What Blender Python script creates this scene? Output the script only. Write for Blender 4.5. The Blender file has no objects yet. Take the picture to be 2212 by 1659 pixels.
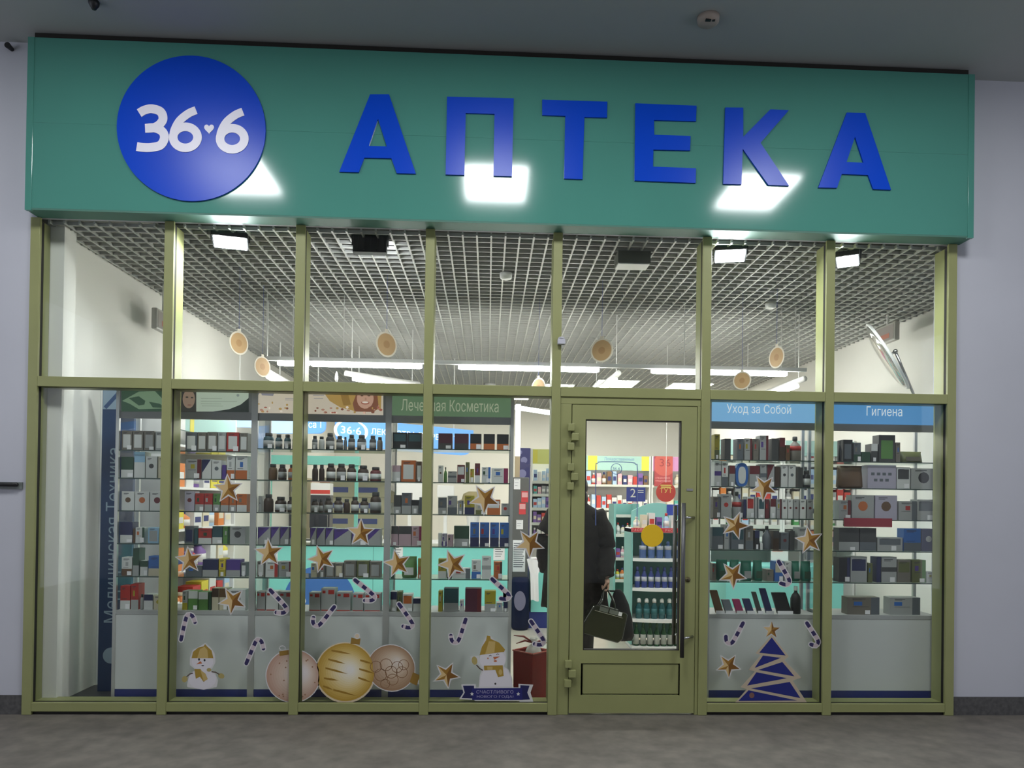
import bpy, bmesh, math, random
from mathutils import Vector, Matrix
from mathutils.geometry import delaunay_2d_cdt
random.seed(7)
S = bpy.context.scene
COL = S.collection

# ---------------------------------------------------------------- camera
FX, CX, CY, CD, CH = 1560.56, 1120.36, 1067.41, 4.98995, 1.47726
YAW, PIT, ROL = 0.04276, 0.00836, 0.01347
def _rot():
    cy, sy = math.cos(YAW), math.sin(YAW)
    fw, rt, up = Vector((sy, cy, 0)), Vector((cy, -sy, 0)), Vector((0, 0, 1))
    cp, sp = math.cos(PIT), math.sin(PIT)
    f2, u2 = cp*fw + sp*up, -sp*fw + cp*up
    cr, sr = math.cos(ROL), math.sin(ROL)
    return cr*rt + sr*u2, -sr*rt + cr*u2, f2
RT, UP, FW = _rot()
EYE = Vector((0, -CD, CH))
cam = bpy.data.cameras.new('camera')
cam.sensor_width = 36
cam.lens = FX*36/2212
cam.shift_x = (1106-CX)/2212
cam.shift_y = (CY-829.5)/2212
cam.clip_start, cam.clip_end = 0.05, 100
camo = bpy.data.objects.new('camera', cam)
COL.objects.link(camo)
mm = Matrix((RT, UP, -FW)).transposed().to_4x4()
mm.translation = EYE
camo.matrix_world = mm
S.camera = camo

# ---------------------------------------------------------------- world, exposure
wd = bpy.data.worlds.new('world')
S.world = wd
wd.use_nodes = True
wd.node_tree.nodes['Background'].inputs[0].default_value = (.5, .53, .6, 1)
wd.node_tree.nodes['Background'].inputs[1].default_value = 1.7
S.view_settings.view_transform = 'Standard'
S.view_settings.look = 'None'
S.view_settings.gamma = 1
S.view_settings.exposure = .13
S.view_settings.use_curve_mapping = False
S.cycles.transparent_max_bounces = 32
S.cycles.max_bounces = 10
S.cycles.caustics_reflective = False
S.cycles.diffuse_bounces = 4
S.cycles.sample_clamp_indirect = 4

LAMP_OUT, TUBE, PANEL_IN, FLOOD = 41, 60, 46, 380      # brightness of the lamps

def W(u, v, Y):
    "world point at depth Y seen at photo pixel u, v"
    r = RT*((u-CX)/FX) - UP*((v-CY)/FX) + FW
    return EYE + r*((Y+CD)/r.y)
def Wz(u, v, z):
    r = RT*((u-CX)/FX) - UP*((v-CY)/FX) + FW
    return EYE + r*((z-CH)/r.z)
def m_per_px(Y): return (Y+CD)/FX

# ---------------------------------------------------------------- materials
def lin(h):
    c = [int(h[i:i+2], 16)/255 for i in (0, 2, 4)]
    return tuple(x/12.92 if x <= .04045 else ((x+.055)/1.055)**2.4 for x in c)
MATS = {}
def M(name, col=None, rough=.5, metal=0, emit=0, spec=.5, noise=0, scale=8, bump=0, coat=0):
    if name in MATS: return MATS[name]
    m = bpy.data.materials.new(name)
    m.use_nodes = True
    nt = m.node_tree
    b = nt.nodes['Principled BSDF']
    c = lin(col) if isinstance(col, str) else col
    b.inputs['Base Color'].default_value = (*c, 1)
    b.inputs['Roughness'].default_value = rough
    b.inputs['Metallic'].default_value = metal
    b.inputs['Specular IOR Level'].default_value = spec
    if coat: b.inputs['Coat Weight'].default_value = coat; b.inputs['Coat Roughness'].default_value = .06
    if emit:
        b.inputs['Emission Color'].default_value = (*c, 1)
        b.inputs['Emission Strength'].default_value = emit
    if noise or bump:
        tc = nt.nodes.new('ShaderNodeTexCoord')
        n = nt.nodes.new('ShaderNodeTexNoise')
        n.inputs['Scale'].default_value = scale
        n.inputs['Detail'].default_value = 6
        nt.links.new(tc.outputs['Object'], n.inputs['Vector'])
        if noise:
            r = nt.nodes.new('ShaderNodeValToRGB')
            r.color_ramp.elements[0].position, r.color_ramp.elements[1].position = .3, .7
            r.color_ramp.elements[0].color = (*[x*(1-noise) for x in c], 1)
            r.color_ramp.elements[1].color = (*[min(1, x*(1+noise)) for x in c], 1)
            nt.links.new(n.outputs['Fac'], r.inputs[0])
            nt.links.new(r.outputs[0], b.inputs['Base Color'])
        if bump:
            bp = nt.nodes.new('ShaderNodeBump')
            bp.inputs['Strength'].default_value = bump
            bp.inputs['Distance'].default_value = .004
            nt.links.new(n.outputs['Fac'], bp.inputs['Height'])
            nt.links.new(bp.outputs[0], b.inputs['Normal'])
    MATS[name] = m
    return m
def glassy(name, tint=(1, 1, 1), refl=1.0, ior=1.45):
    if name in MATS: return MATS[name]
    m = bpy.data.materials.new(name)
    m.use_nodes = True
    nt = m.node_tree
    nt.nodes.remove(nt.nodes['Principled BSDF'])
    out = nt.nodes['Material Output']
    tr, gl, mx = (nt.nodes.new('ShaderNode'+k) for k in ('BsdfTransparent', 'BsdfGlossy', 'MixShader'))
    lw, pw_, ma = nt.nodes.new('ShaderNodeLayerWeight'), nt.nodes.new('ShaderNodeMath'), nt.nodes.new('ShaderNodeMath')
    tr.inputs[0].default_value = (*tint, 1)
    gl.inputs['Roughness'].default_value = .02
    lw.inputs['Blend'].default_value = .5
    f0 = ((ior-1)/(ior+1))**2
    pw_.operation = 'POWER'; pw_.inputs[1].default_value = 5
    ma.operation = 'MULTIPLY_ADD'; ma.inputs[1].default_value = (1-f0)*.8; ma.inputs[2].default_value = f0
    nt.links.new(lw.outputs['Facing'], pw_.inputs[0])
    nt.links.new(pw_.outputs[0], ma.inputs[0])
    nt.links.new(ma.outputs[0], mx.inputs[0])
    nt.links.new(tr.outputs[0], mx.inputs[1])
    nt.links.new(gl.outputs[0], mx.inputs[2])
    nt.links.new(mx.outputs[0], out.inputs[0])
    MATS[name] = m
    return m
m_frame = M('olive_paint', (.27, .28, .115), .45, noise=.06, scale=3)
m_gasket = M('black_gasket', (.012, .010, .008), .7)
m_wall = M('lavender_plaster', (.50, .505, .56), .85, noise=.04, scale=1.3, bump=.15)
m_skirt = M('dark_stone', (.075, .072, .072), .45, noise=.3, scale=40)
m_floor = M('corridor_stone', (.135, .12, .102), .6, noise=.26, scale=9, bump=.1)
m_ceil = M('corridor_ceiling', (.36, .375, .37), .9, noise=.04, scale=.8)
m_sign = M('sign_green', (.07, .245, .20), .10, noise=.02, scale=2, spec=.6)
m_signblue = M('sign_blue', (.0004, .055, .54), .3, spec=.25)
m_signwhite = M('sign_white', (.80, .78, .88), .4)
m_shopwall = M('shop_wall', (.73, .72, .67), .8, noise=.03, scale=1.5)
m_shopfloor = M('shop_floor', (.55, .50, .42), .22, noise=.08, scale=3)
m_grid = M('ceiling_grid_white', (.42, .425, .40), .5)
m_void = M('ceiling_void', (.022, .021, .019), .9)
m_glass = glassy('window_glass', (.97, .985, .975))
m_shelfglass = glassy('shelf_glass', (.82, .9, .86), ior=1.35)
m_shelfedge = M('shelf_glass_edge', (.03, .055, .045), .15)
m_acryl = glassy('acrylic', (.95, .97, .98), ior=1.3)
m_white = M('white_panel', (.62, .635, .62), .45)
m_alu = M('brushed_aluminium', (.55, .55, .53), .35, .6)
m_steel = M('polished_steel', (.55, .55, .56), .2, 1)
m_navy = M('navy_panel', (.008, .022, .16), .45)
m_teal = M('teal_panel', (.22, .66, .60), .5)
m_black = M('black_plastic', (.012, .012, .013), .45)
m_tube = M('lamp_tube', (1, .985, .94), emit=TUBE)
m_panel_in = M('lamp_panel', (1, .97, .88), emit=PANEL_IN)
m_flood = M('flood_lens', (.93, .98, 1), emit=FLOOD)
m_lamp_out = M('corridor_lamp_panel', (.96, .985, 1), emit=LAMP_OUT)
m_wht = M('white_paint', (.78, .78, .76), .45)
m_paper = M('white_paper', (.80, .79, .80), .6)
m_red = M('red_plastic', (.15, .009, .007), .5, spec=.2)
m_gold = M('gold_print', (.42, .25, .055), .45)
m_dim = M('grey_print', (.16, .17, .19), .6)

# ---------------------------------------------------------------- mesh builder
class MB:
    def __init__(s): s.v, s.f, s.m = [], [], []
    def add(s, vs, fs, m=0):
        o = len(s.v)
        s.v += [Vector(p) for p in vs]
        for f in fs: s.f.append([o+i for i in f]); s.m.append(m)
        return s
    def box(s, x0, x1, y0, y1, z0, z1, m=0):
        return s.add([(x, y, z) for z in (z0, z1) for y in (y0, y1) for x in (x0, x1)],
                     [(0, 2, 3, 1), (4, 5, 7, 6), (0, 1, 5, 4), (2, 6, 7, 3), (0, 4, 6, 2), (1, 3, 7, 5)], m)
    def hexa(s, P, m=0):
        "eight corners: four of the bottom, four above them"
        return s.add(P, [(3, 2, 1, 0), (4, 5, 6, 7), (0, 1, 5, 4), (1, 2, 6, 5), (2, 3, 7, 6), (3, 0, 4, 7)], m)
    def prism(s, pts, y0, y1, m=0):
        "polygon of (x, z) points from depth y0 to depth y1"
        n = len(pts)
        v = [(x, y0, z) for x, z in pts] + [(x, y1, z) for x, z in pts]
        return s.add(v, [list(range(n))[::-1], list(range(n, 2*n))] + [(i, (i+1) % n, n+(i+1) % n, n+i) for i in range(n)], m)
    def slab(s, pts3, off, m=0):
        n = len(pts3)
        off = Vector(off)
        v = [Vector(p) for p in pts3]
        return s.add(v + [p+off for p in v], [list(range(n))[::-1], list(range(n, 2*n))] + [(i, (i+1) % n, n+(i+1) % n, n+i) for i in range(n)], m)
    def poly(s, pts3, m=0): return s.add(pts3, [list(range(len(pts3)))], m)
    def tube(s, pts, r, n=10, m=0, cap=True):
        pts = [Vector(p) for p in pts]
        rs = r if isinstance(r, (list, tuple)) else [r]*len(pts)
        rings, vs = [], []
        up = Vector((0, 0, 1))
        for i, p in enumerate(pts):
            d = (pts[min(i+1, len(pts)-1)] - pts[max(i-1, 0)]).normalized()
            a = d.cross(up if abs(d.z) < .95 else Vector((1, 0, 0))).normalized()
            b = d.cross(a)
            vs += [p + (a*math.cos(t*2*math.pi/n) + b*math.sin(t*2*math.pi/n))*rs[i] for t in range(n)]
        fs = [(i*n+j, i*n+(j+1) % n, (i+1)*n+(j+1) % n, (i+1)*n+j) for i in range(len(pts)-1) for j in range(n)]
        if cap: fs += [list(range(n))[::-1], list(range((len(pts)-1)*n, len(pts)*n))]
        return s.add(vs, fs, m)
    def lathe(s, prof, c, n=16, m=0, sx=1, sy=1):
        vs = [(c[0]+r*sx*math.cos(2*math.pi*t/n), c[1]+r*sy*math.sin(2*math.pi*t/n), c[2]+z) for r, z in prof for t in range(n)]
        k = len(prof)
        fs = [(i*n+j, i*n+(j+1) % n, (i+1)*n+(j+1) % n, (i+1)*n+j) for i in range(k-1) for j in range(n)]
        fs += [list(range(n))[::-1], list(range((k-1)*n, k*n))]
        return s.add(vs, fs, m)
    def ball(s, c, rx, ry, rz, m=0, n=14, k=8):
        prof = [(max(1e-4, math.sin(math.pi*i/k)), -math.cos(math.pi*i/k)) for i in range(k+1)]
        vs = [(c[0]+r*rx*math.cos(2*math.pi*t/n), c[1]+r*ry*math.sin(2*math.pi*t/n), c[2]+z*rz) for r, z in prof for t in range(n)]
        fs = [(i*n+j, i*n+(j+1) % n, (i+1)*n+(j+1) % n, (i+1)*n+j) for i in range(k) for j in range(n)]
        return s.add(vs, fs, m)
    def turn(s, c, ang, axis='Z', i0=0):
        R, c = Matrix.Rotation(ang, 3, axis), Vector(c)
        for i in range(i0, len(s.v)): s.v[i] = R @ (s.v[i]-c) + c
        return s
    def build(s, name, mats, parent=None, smooth=False, norm=True, bevel=0):
        mats = mats if isinstance(mats, (list, tuple)) else [mats]
        me = bpy.data.meshes.new(name)
        if parent is None:
            lo = [min(p[i] for p in s.v) for i in range(3)]
            hi = [max(p[i] for p in s.v) for i in range(3)]
            org = Vector(((lo[0]+hi[0])/2, (lo[1]+hi[1])/2, lo[2]))
        else:
            org = wloc(parent)
        me.from_pydata([tuple(p-org) for p in s.v], [], s.f)
        for m in mats: me.materials.append(m)
        for p, k in zip(me.polygons, s.m): p.material_index = k; p.use_smooth = smooth
        if norm:
            bm = bmesh.new(); bm.from_mesh(me)
            bmesh.ops.recalc_face_normals(bm, faces=bm.faces)
            bm.to_mesh(me); bm.free()
        o = bpy.data.objects.new(name, me)
        COL.objects.link(o)
        if parent is None: o.location = org
        else: o.parent = parent
        if bevel:
            b = o.modifiers.new('edge', 'BEVEL'); b.width = bevel; b.segments = 2; b.limit_method = 'ANGLE'
        return o
def wloc(o):
    v = Vector(o.location)
    while o.parent: o = o.parent; v = v + Vector(o.location)
    return v
def thing(name, label, cat, loc, group=None):
    o = bpy.data.objects.new(name, None)
    o.empty_display_size = .05
    COL.objects.link(o)
    o.location = loc
    return tag(o, label, cat, group)
def tag(o, label, cat, group=None):
    o['label'] = label; o['category'] = cat
    if group: o['group'] = group
    return o
def struct(o, label=None):
    o['kind'] = 'structure'
    if label: o['label'] = label
    return o
def B(x0, x1, y0, y1, z0, z1): return MB().box(x0, x1, y0, y1, z0, z1)

# lettering: outlines from the built-in font, mapped onto a rectangle
_tx = {}
def _text(body):
    if body in _tx: return _tx[body]
    c = bpy.data.curves.new('lettering', 'FONT'); c.body = body; c.resolution_u = 3; c.dimensions = '2D'; c.fill_mode = 'NONE'
    o = bpy.data.objects.new('lettering', c); COL.objects.link(o)
    me = bpy.data.meshes.new_from_object(o.evaluated_get(bpy.context.evaluated_depsgraph_get()))
    src = [v.co.xy for v in me.vertices]; ed = [tuple(e.vertices) for e in me.edges]
    vs, _, fs, *_ = delaunay_2d_cdt(src, ed, [], 0, 1e-5)
    def inside(x, y):       # even-odd rule over the outline
        k = False
        for i, j in ed:
            p, q = src[i], src[j]
            if (p.y > y) != (q.y > y) and x < p.x+(y-p.y)*(q.x-p.x)/(q.y-p.y): k = not k
        return k
    fs = [list(f) for f in fs if inside(sum(vs[i].x for i in f)/len(f), sum(vs[i].y for i in f)/len(f))]
    bpy.data.objects.remove(o); bpy.data.curves.remove(c); bpy.data.meshes.remove(me)
    x0, x1 = min(v.x for v in vs), max(v.x for v in vs); y0, y1 = min(v.y for v in vs), max(v.y for v in vs)
    _tx[body] = ([((v.x-x0)/(x1-x0), (v.y-y0)/(y1-y0)) for v in vs], fs)
    return _tx[body]
def text_on(mb, body, P, ex, ez, m=0):
    "P lower left corner, ex and ez the rectangle's sides"
    P, ex, ez = Vector(P), Vector(ex), Vector(ez)
    vs, fs = _text(body)
    return mb.add([P+ex*a+ez*b for a, b in vs], fs, m)
def text_px(mb, body, u0, u1, v0, v1, Y, m=0):
    a, b = W(u0, (v0+v1)/2, Y), W(u1, (v0+v1)/2, Y)
    h = (v1-v0)*m_per_px(Y); zc = (a.z+b.z)/2
    return text_on(mb, body, (a.x, Y, zc-h/2), (b.x-a.x, 0, 0), (0, 0, h), m)

# ---------------------------------------------------------------- corridor shell
ZC = 4.52                      # corridor ceiling
XL, XR = -3.093, 3.305         # ends of the storefront
ZS0, ZS1 = 3.335, 4.47         # sign
struct(B(-7, 8, -8, 0, -.06, 0).build('floor', m_floor))
struct(B(-7, 8, -8, .2, ZC, ZC+.1).build('ceiling', m_ceil))
struct(B(-7, XL, 0, .10, 0, ZC).build('wall_left', m_wall))
struct(B(XR, 8, 0, .25, 0, ZC).build('wall_right', m_wall))
struct(B(XL, XR, .0, .02, ZS0, ZC).build('wall_above', m_wall))
struct(B(-7, 8, -8.1, -8, 0, ZC).build('wall_far', M('far_wall', (.55, .55, .57), .8)))
zb = W(30, 1502, -.012).z
for nm, a, b in (('baseboard_left', -7, XL), ('baseboard_right', XR, 8)):
    o = MB()
    x = a
    while x < b-.01:
        e = min(b, x+.62); o.box(x+.0015, e-.0015, -.012, 0, 0, zb); x = e
    struct(o.build(nm, m_skirt))
for k, x in enumerate((-2.37, .035, 2.55)):
    lab = ('square LED ceiling panel mirrored beside the blue disc of the sign', 'square LED ceiling panel mirrored under the letter P of the sign',
           'square LED ceiling panel mirrored under the letter K of the sign')[k]
    t = thing('ceiling_lamp', lab, 'ceiling light', (x, -2.16, ZC-.035), 'corridor ceiling panels')
    B(x-.31, x+.31, -2.56, -1.76, ZC-.035, ZC-.0005).build('lamp_housing', m_wht, t)
    B(x-.29, x+.29, -2.535, -1.785, ZC-.042, ZC-.035).build('diffuser', m_lamp_out, t)
# smoke detector stub on the corridor ceiling
p = Wz(1530, 38, ZC)
t = thing('smoke_detector', 'round beige smoke detector on the corridor ceiling above the sign', 'smoke detector', (p.x, p.y, ZC-.05))
m_det = M('aged_plastic', (.36, .30, .26), .6)
MB().lathe([(.045, -.045), (.066, -.03), (.07, -.001)], (p.x, p.y, ZC), 20).build('detector_body', m_det, t, True)
MB().box(p.x-.03, p.x+.004, p.y-.05, p.y-.03, ZC-.047, ZC-.04).box(p.x+.012, p.x+.03, p.y-.046, p.y-.034, ZC-.047, ZC-.04).build('vent_slot', m_black, t)
p = Wz(203, 3, ZC)
tag(MB().lathe([(.012, -.05), (.03, -.02), (.032, -.001)], (p.x, p.y, ZC), 14).build('ceiling_hook', m_black, None, True), 'small dark hook on the corridor ceiling above the blue disc', 'hook')
p = W(20, 101, -.03)
tag(MB().tube([(p.x, -.0005, p.z), (p.x, -.05, p.z)], [.014, .02], 12).build('wall_plug', m_black), 'small dark plug high on the wall beside the sign end', 'plug')
a, b = W(-160, 1047, -.03), W(39, 1048, -.03)
t = thing('wall_bar', 'short black horizontal bar on the wall beside the storefront post', 'bar', (a.x, 0, b.z))
MB().tube([(a.x, -.03, b.z+.004), (b.x-.008, -.03, b.z+.004), (b.x, -.03, b.z+.004)], [.014, .014, .008], 12).build('rod', m_black, t, True)
B(a.x, b.x+.014, -.012, -.0005, b.z-.026, b.z+.02).build('back_plate', M('grey_green_metal', (.16, .18, .17), .5), t)

# ---------------------------------------------------------------- storefront frame
PX = [-3.0577, -2.1757, -1.2988, -.4182, .4631, 1.5100, 2.3894, 3.2707]
HW = .0315
ZT0, ZT1, ZSILL0, ZSILL1 = 2.198, 2.266, .022, .082
n_trim = 0
def trim(mb, lab=None):
    global n_trim
    n_trim += 1
    return struct(mb.build('trim_%d' % n_trim, m_frame, bevel=.003))
for k, x in enumerate(PX):
    dep = .095 if k == 0 else .14
    o = trim(MB().box(x-HW, x+HW, -.022, 0, 0, ZS0-.001))
    g = MB().box(x-HW+.002, x+HW-.002, 0, .028, 0, ZS0-.022).build('gasket', m_gasket, o)
    MB().box(x-HW+.001, x+HW-.001, .028, dep, .0, ZS0-.022).build('mullion_body', m_frame, o)
bays = [(PX[i]+HW, PX[i+1]-HW) for i in range(7)]
n_win = 0
def pane(x0, x1, z0, z1):
    global n_win
    n_win += 1
    struct(B(x0, x1, .012, .018, z0, z1).build('window_%d' % n_win, m_glass))
for k, (x0, x1) in enumerate(bays):
    o = trim(MB().box(x0+.0005, x1-.0005, -.022, 0, ZT0, ZT1))
    MB().box(x0, x1, 0, .03, ZT0+.004, ZT1-.004).build('gasket', m_gasket, o)
    MB().box(x0, x1, .03, .13, ZT0+.002, ZT1-.002).build('rail_body', m_frame, o)
    pane(x0-.003, x1+.003, ZT1-.004, ZS0-.001)
    if k != 4:
        o = trim(MB().box(x0+.0005, x1-.0005, -.022, 0, ZSILL0, ZSILL1))
        MB().box(x0, x1, 0, .03, ZSILL0, ZSILL1-.003).build('gasket', m_gasket, o)
        MB().box(x0, x1, .03, .13, ZSILL0, ZSILL1).build('rail_body', m_frame, o)
        MB().box(x0, x1, .0, .12, 0, ZSILL0).build('threshold', m_gasket, o)
        pane(x0-.003, x1+.003, ZSILL1-.004, ZT0+.004)

# ---------------------------------------------------------------- door in the fifth bay
def X0(u, v=1200): return W(u, v, 0).x
def Z0(v, u=1365): return W(u, v, 0).z
dx0, dx1, dzt, dzb = X0(1232), X0(1501), Z0(877), .014
gx0, gx1, gz0, gz1 = X0(1261), X0(1468), Z0(1404), Z0(908)
bx0, bx1 = bays[4]
o = trim(MB().box(bx0+.0005, dx0-.004, -.012, .055, 0, dzt+.004).box(dx1+.004, bx1-.0005, -.012, .055, 0, dzt+.004).box(bx0+.0005, bx1-.0005, -.012, .055, dzt+.004, ZT0))
MB().box(bx0, dx0+.002, .02, .05, 0, dzt+.006).box(dx1-.002, bx1, .02, .05, 0, dzt+.006).box(dx0-.004, dx1+.004, .056, .06, dzt-.01, dzt+.004).build('gasket', m_gasket, o)
door = bpy.data.objects.new('door_1', None); COL.objects.link(door); door.location = ((dx0+dx1)/2, 0, 0); struct(door)
px0, px1, pz0, pz1 = X0(1254, 1460), X0(1467, 1460), Z0(1500), Z0(1432)
leaf = MB()
Y0, Y1 = -.016, .045
leaf.box(dx0, gx0, Y0, Y1, dzb, dzt).box(gx1, dx1, Y0, Y1, dzb, dzt).box(gx0, gx1, Y0, Y1, gz1, dzt).box(gx0, gx1, Y0, Y1, pz1, gz0).box(gx0, gx1, Y0, Y1, dzb, pz0)
leaf.box(gx0, px0, Y0, Y1, pz0, pz1).box(px1, gx1, Y0, Y1, pz0, pz1)
leaf.build('door_leaf', m_frame, door)
MB().box(px0+.006, px1-.006, Y0+.006, Y1-.01, pz0+.006, pz1-.006).build('door_panel', m_frame, door, bevel=.002)
MB().box(px0, px1, Y0+.016, Y1-.02, pz0, pz1).build('panel_groove', m_gasket, door)
g = .007
MB().box(gx0, gx0+g, Y0+.003, .03, gz0, gz1).box(gx1-g, gx1, Y0+.003, .03, gz0, gz1).box(gx0, gx1, Y0+.003, .03, gz1-g, gz1).box(gx0, gx1, Y0+.003, .03, gz0, gz0+g*.6).build('gasket', m_gasket, door)
MB().box(gx0+.001, gx1-.001, .010, .016, gz0+.001, gz1-.001).build('door_glass', m_glass, door)
for v in (947, 1032, 1453):
    z = Z0(v)
    h = MB()
    for dz, a, b in ((.066, -.032, .014), (0, -.006, .044), (-.066, -.034, .013)):
        h.box(dx0+a, dx0+b, Y0-.036, Y0-.0005, z+dz-.026, z+dz+.026)
    h.build('hinge', m_frame, door, bevel=.004)
hz0, hz1 = Z0(1408), Z0(1088)
hx = W(1475, 1250, -.085).x
hd = MB().tube([(hx, -.085, hz0-.02), (hx, -.085, hz1+.01)], .0145, 14).build('handle', M('dark_steel', (.10, .10, .105), .42, .7), door, True)
for v in (1118, 1377):
    z = W(1490, v, -.05).z
    MB().tube([(hx+.012, -.082, z), (X0(1497), Y0, z)], .009, 12).build('standoff', m_steel, hd, True)
hx2 = W(1457, 1250, .12).x
hb = MB().tube([(hx2, .12, hz0+.03), (hx2, .12, hz1-.01)], .0145, 14).build('inside_handle', M('dark_steel'), door, True)
for v in (1125, 1370):
    z = W(1462, v, .1).z
    MB().tube([(hx2, .12, z), (gx1+.012, Y1, z)], .009, 12).build('standoff', m_steel, hb, True)
c = W(1486, 1252, -.02)
lk = MB().tube([(c.x, Y0-.006, c.z), (c.x, Y0, c.z)], .018, 18).build('lock', M('tarnished_brass', (.14, .12, .06), .5, .7), door, True)
MB().box(c.x-.003, c.x+.003, Y0-.008, Y0-.006, c.z-.008, c.z+.006).build('keyhole', m_black, lk)
c = W(1490, 1058, -.02)
MB().box(c.x-.022, c.x+.022, Y0-.004, Y0, c.z-.008, c.z+.008).build('nameplate', M('grey_plate', (.24, .24, .25), .5), door)

# ---------------------------------------------------------------- sign over the front
SY = -.145
sx0, sx1 = W(58, 300, SY).x, W(2103, 330, SY).x
sign = thing('shop_sign', 'long green fascia sign with blue disc and blue lettering above the storefront', 'sign', ((sx0+sx1)/2, SY, ZS0))
sb = MB()
zj = W(1100, 300, SY).z
xs = [sx0, W(246, 280, SY).x, sx1]
for z0, z1 in ((ZS0, zj-.0008), (zj+.0008, ZS1)):
    sb.box(sx0, sx1, SY, -.001, max(z0, ZS0+.012), z1)
sb.box(sx0+.003, sx1-.003, SY+.0012, -.002, zj-.001, zj+.001)
sb.build('fascia_panel', m_sign, sign, bevel=.004)
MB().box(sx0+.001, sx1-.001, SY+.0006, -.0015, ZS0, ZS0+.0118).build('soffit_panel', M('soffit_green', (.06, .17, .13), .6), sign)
MB().box(sx0+.02, sx1-.02, SY+.03, -.002, ZS1+.0005, ZC-.002).build('top_gap', m_gasket, sign)
for x in (sx0, sx1-.035):
    MB().box(x-.004, x+.039, SY-.004, SY+.02, ZS0-.003, ZS1).build('corner_trim', m_sign, sign, bevel=.002)
def pw(pts, Y): return [(q.x, q.z) for q in (W(u, v, Y) for u, v in pts)]
LET = [
 [(799.5,203.6),(840.3,203.6),(898.2,375),(857,374),(845.4,341.7),(786.8,340.6),(774.9,371.8),(732.9,370.7)],
 [(965.8,208.7),(1109.8,212.3),(1105.8,380.8),(1066,379.7),(1068.2,245.9),(1006,244),(1003,378),(962.6,376.9)],
 [(1171.3,215.2),(1311.9,219.5),(1311.2,253.9),(1262.4,252.8),(1258.4,387),(1218.6,385.5),(1221.2,250.3),(1171.3,248.5)],
 [(1372.7,223.1),(1504.6,228.3),(1503.5,261.7),(1412.8,259.2),(1413.2,291.1),(1491.8,293.7),(1490.7,324.9),(1411.4,323),(1410.7,359.9),(1503.5,363.4),(1502.8,395),(1370.9,389.9)],
 [(1567,232),(1605.6,232.4),(1605.6,295.5),(1664.3,236),(1704,237.9),(1643,308.4),(1704.7,401.2),(1659.9,399.4),(1604.5,321.2),(1601.9,398.3),(1562.3,397.2)],
 [(1829.5,243),(1869.2,244.1),(1925,410),(1886.4,408.2),(1875.4,378.1),(1818.5,375.6),(1808.2,405.7),(1767.8,404.9)]]
HOLE = {0: ((816.5,256.8),(835.6,316.4),(796.6,315.4)), 5: ((1847.1,295.5),(1865.5,351.3),(1828.8,349.9))}
LY = SY-.012
for k, pts in enumerate(LET):
    P = pw(pts, LY)
    if k in HOLE:       # the A: two legs and bar around its counter
        t_, r_, l_ = pw(HOLE[k], LY)
        q = P
        mid = ((q[0][0]+q[1][0])/2, (q[0][1]+q[1][1])/2)
        ring = [q[0], mid, t_, l_, r_, t_, mid, q[1]] + q[2:]
        o = MB()
        o.prism([q[0], mid, t_, l_, q[5], q[6], q[7]], LY, SY-.0005)
        o.prism([mid, q[1], q[2], q[3], q[4], r_, t_], LY, SY-.0005)
        o.prism([l_, r_, q[4], q[5]], LY, SY-.0005)
    else:
        o = MB().prism(P, LY, SY-.0005)
    o.build('letter', m_signblue, sign)
dc = W(413.5, 277, LY)
dr = 155.5*m_per_px(LY)
disc = MB().prism([(dc.x+dr*math.cos(a*math.pi/48), dc.z+dr*math.sin(a*math.pi/48)) for a in range(96)], LY, SY-.0005).build('logo_disc', m_signblue, sign)
def stroke(pts, w, closed=False):
    n = len(pts); L, R_ = [], []
    ws = w if isinstance(w, list) else [w]*n
    for i in range(n):
        a = pts[(i-1) % n] if closed or i > 0 else pts[i]
        b = pts[(i+1) % n] if closed or i < n-1 else pts[i]
        d = Vector((b[0]-a[0], b[1]-a[1])).normalized()
        L.append((pts[i][0]-d.y*ws[i]/2, pts[i][1]+d.x*ws[i]/2)); R_.append((pts[i][0]+d.y*ws[i]/2, pts[i][1]-d.x*ws[i]/2))
    return L, R_
def strip_px(mb, pts, w, y0, y1, m=0, closed=False):
    L, R_ = stroke(pts, w, closed)
    n = len(pts)
    for i in range(n if closed else n-1):
        j = (i+1) % n
        mb.prism(pw([L[i], L[j], R_[j], R_[i]], y0), y0, y1, m)
    return mb
def spline(P, n=8):
    out = []
    for i in range(len(P)-1):
        p0, p1, p2, p3 = (Vector(P[max(0, min(len(P)-1, i+k))]) for k in (-1, 0, 1, 2))
        for t in range(n):
            t /= n
            out.append(tuple(.5*((2*p1)+(p2-p0)*t+(2*p0-5*p1+4*p2-p3)*t*t+(3*p1-p0-3*p2+p3)*t**3)))
    return out+[tuple(P[-1])]
def zz(pts): return [(x/3.16, y/3.16) for x, y in pts]
DY = LY-.004
three = spline(zz([(950,772),(985,752),(1035,742),(1095,762),(1112,810),(1088,850),(1045,872),(990,876)]))
three2 = spline(zz([(992,876),(1050,872),(1105,895),(1122,940),(1095,990),(1030,1006),(975,1006),(933,1000)]))
o = MB(); strip_px(o, three, [19]*len(three), DY, LY-.0003); strip_px(o, three2, [19]*len(three2), DY-.0004, LY-.0004)
o.build('digit', m_signwhite, disc)
for dx, dy in ((0, 0), (320, 10)):
    st = spline(zz([(1338+dx,752+dy),(1285+dx,775+dy),(1225+dx,825+dy),(1190+dx,890+dy),(1183+dx,940+dy)]))
    bw = [((1265+dx+83*math.cos(a*math.pi/18))/3.16, (937+dy+72*math.sin(a*math.pi/18))/3.16) for a in range(36)]
    o = MB(); strip_px(o, st, 17.5, DY, LY-.0003); strip_px(o, bw, 18.5, DY-.0002, LY-.0003, closed=True)
    o.build('digit', m_signwhite, disc)
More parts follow.
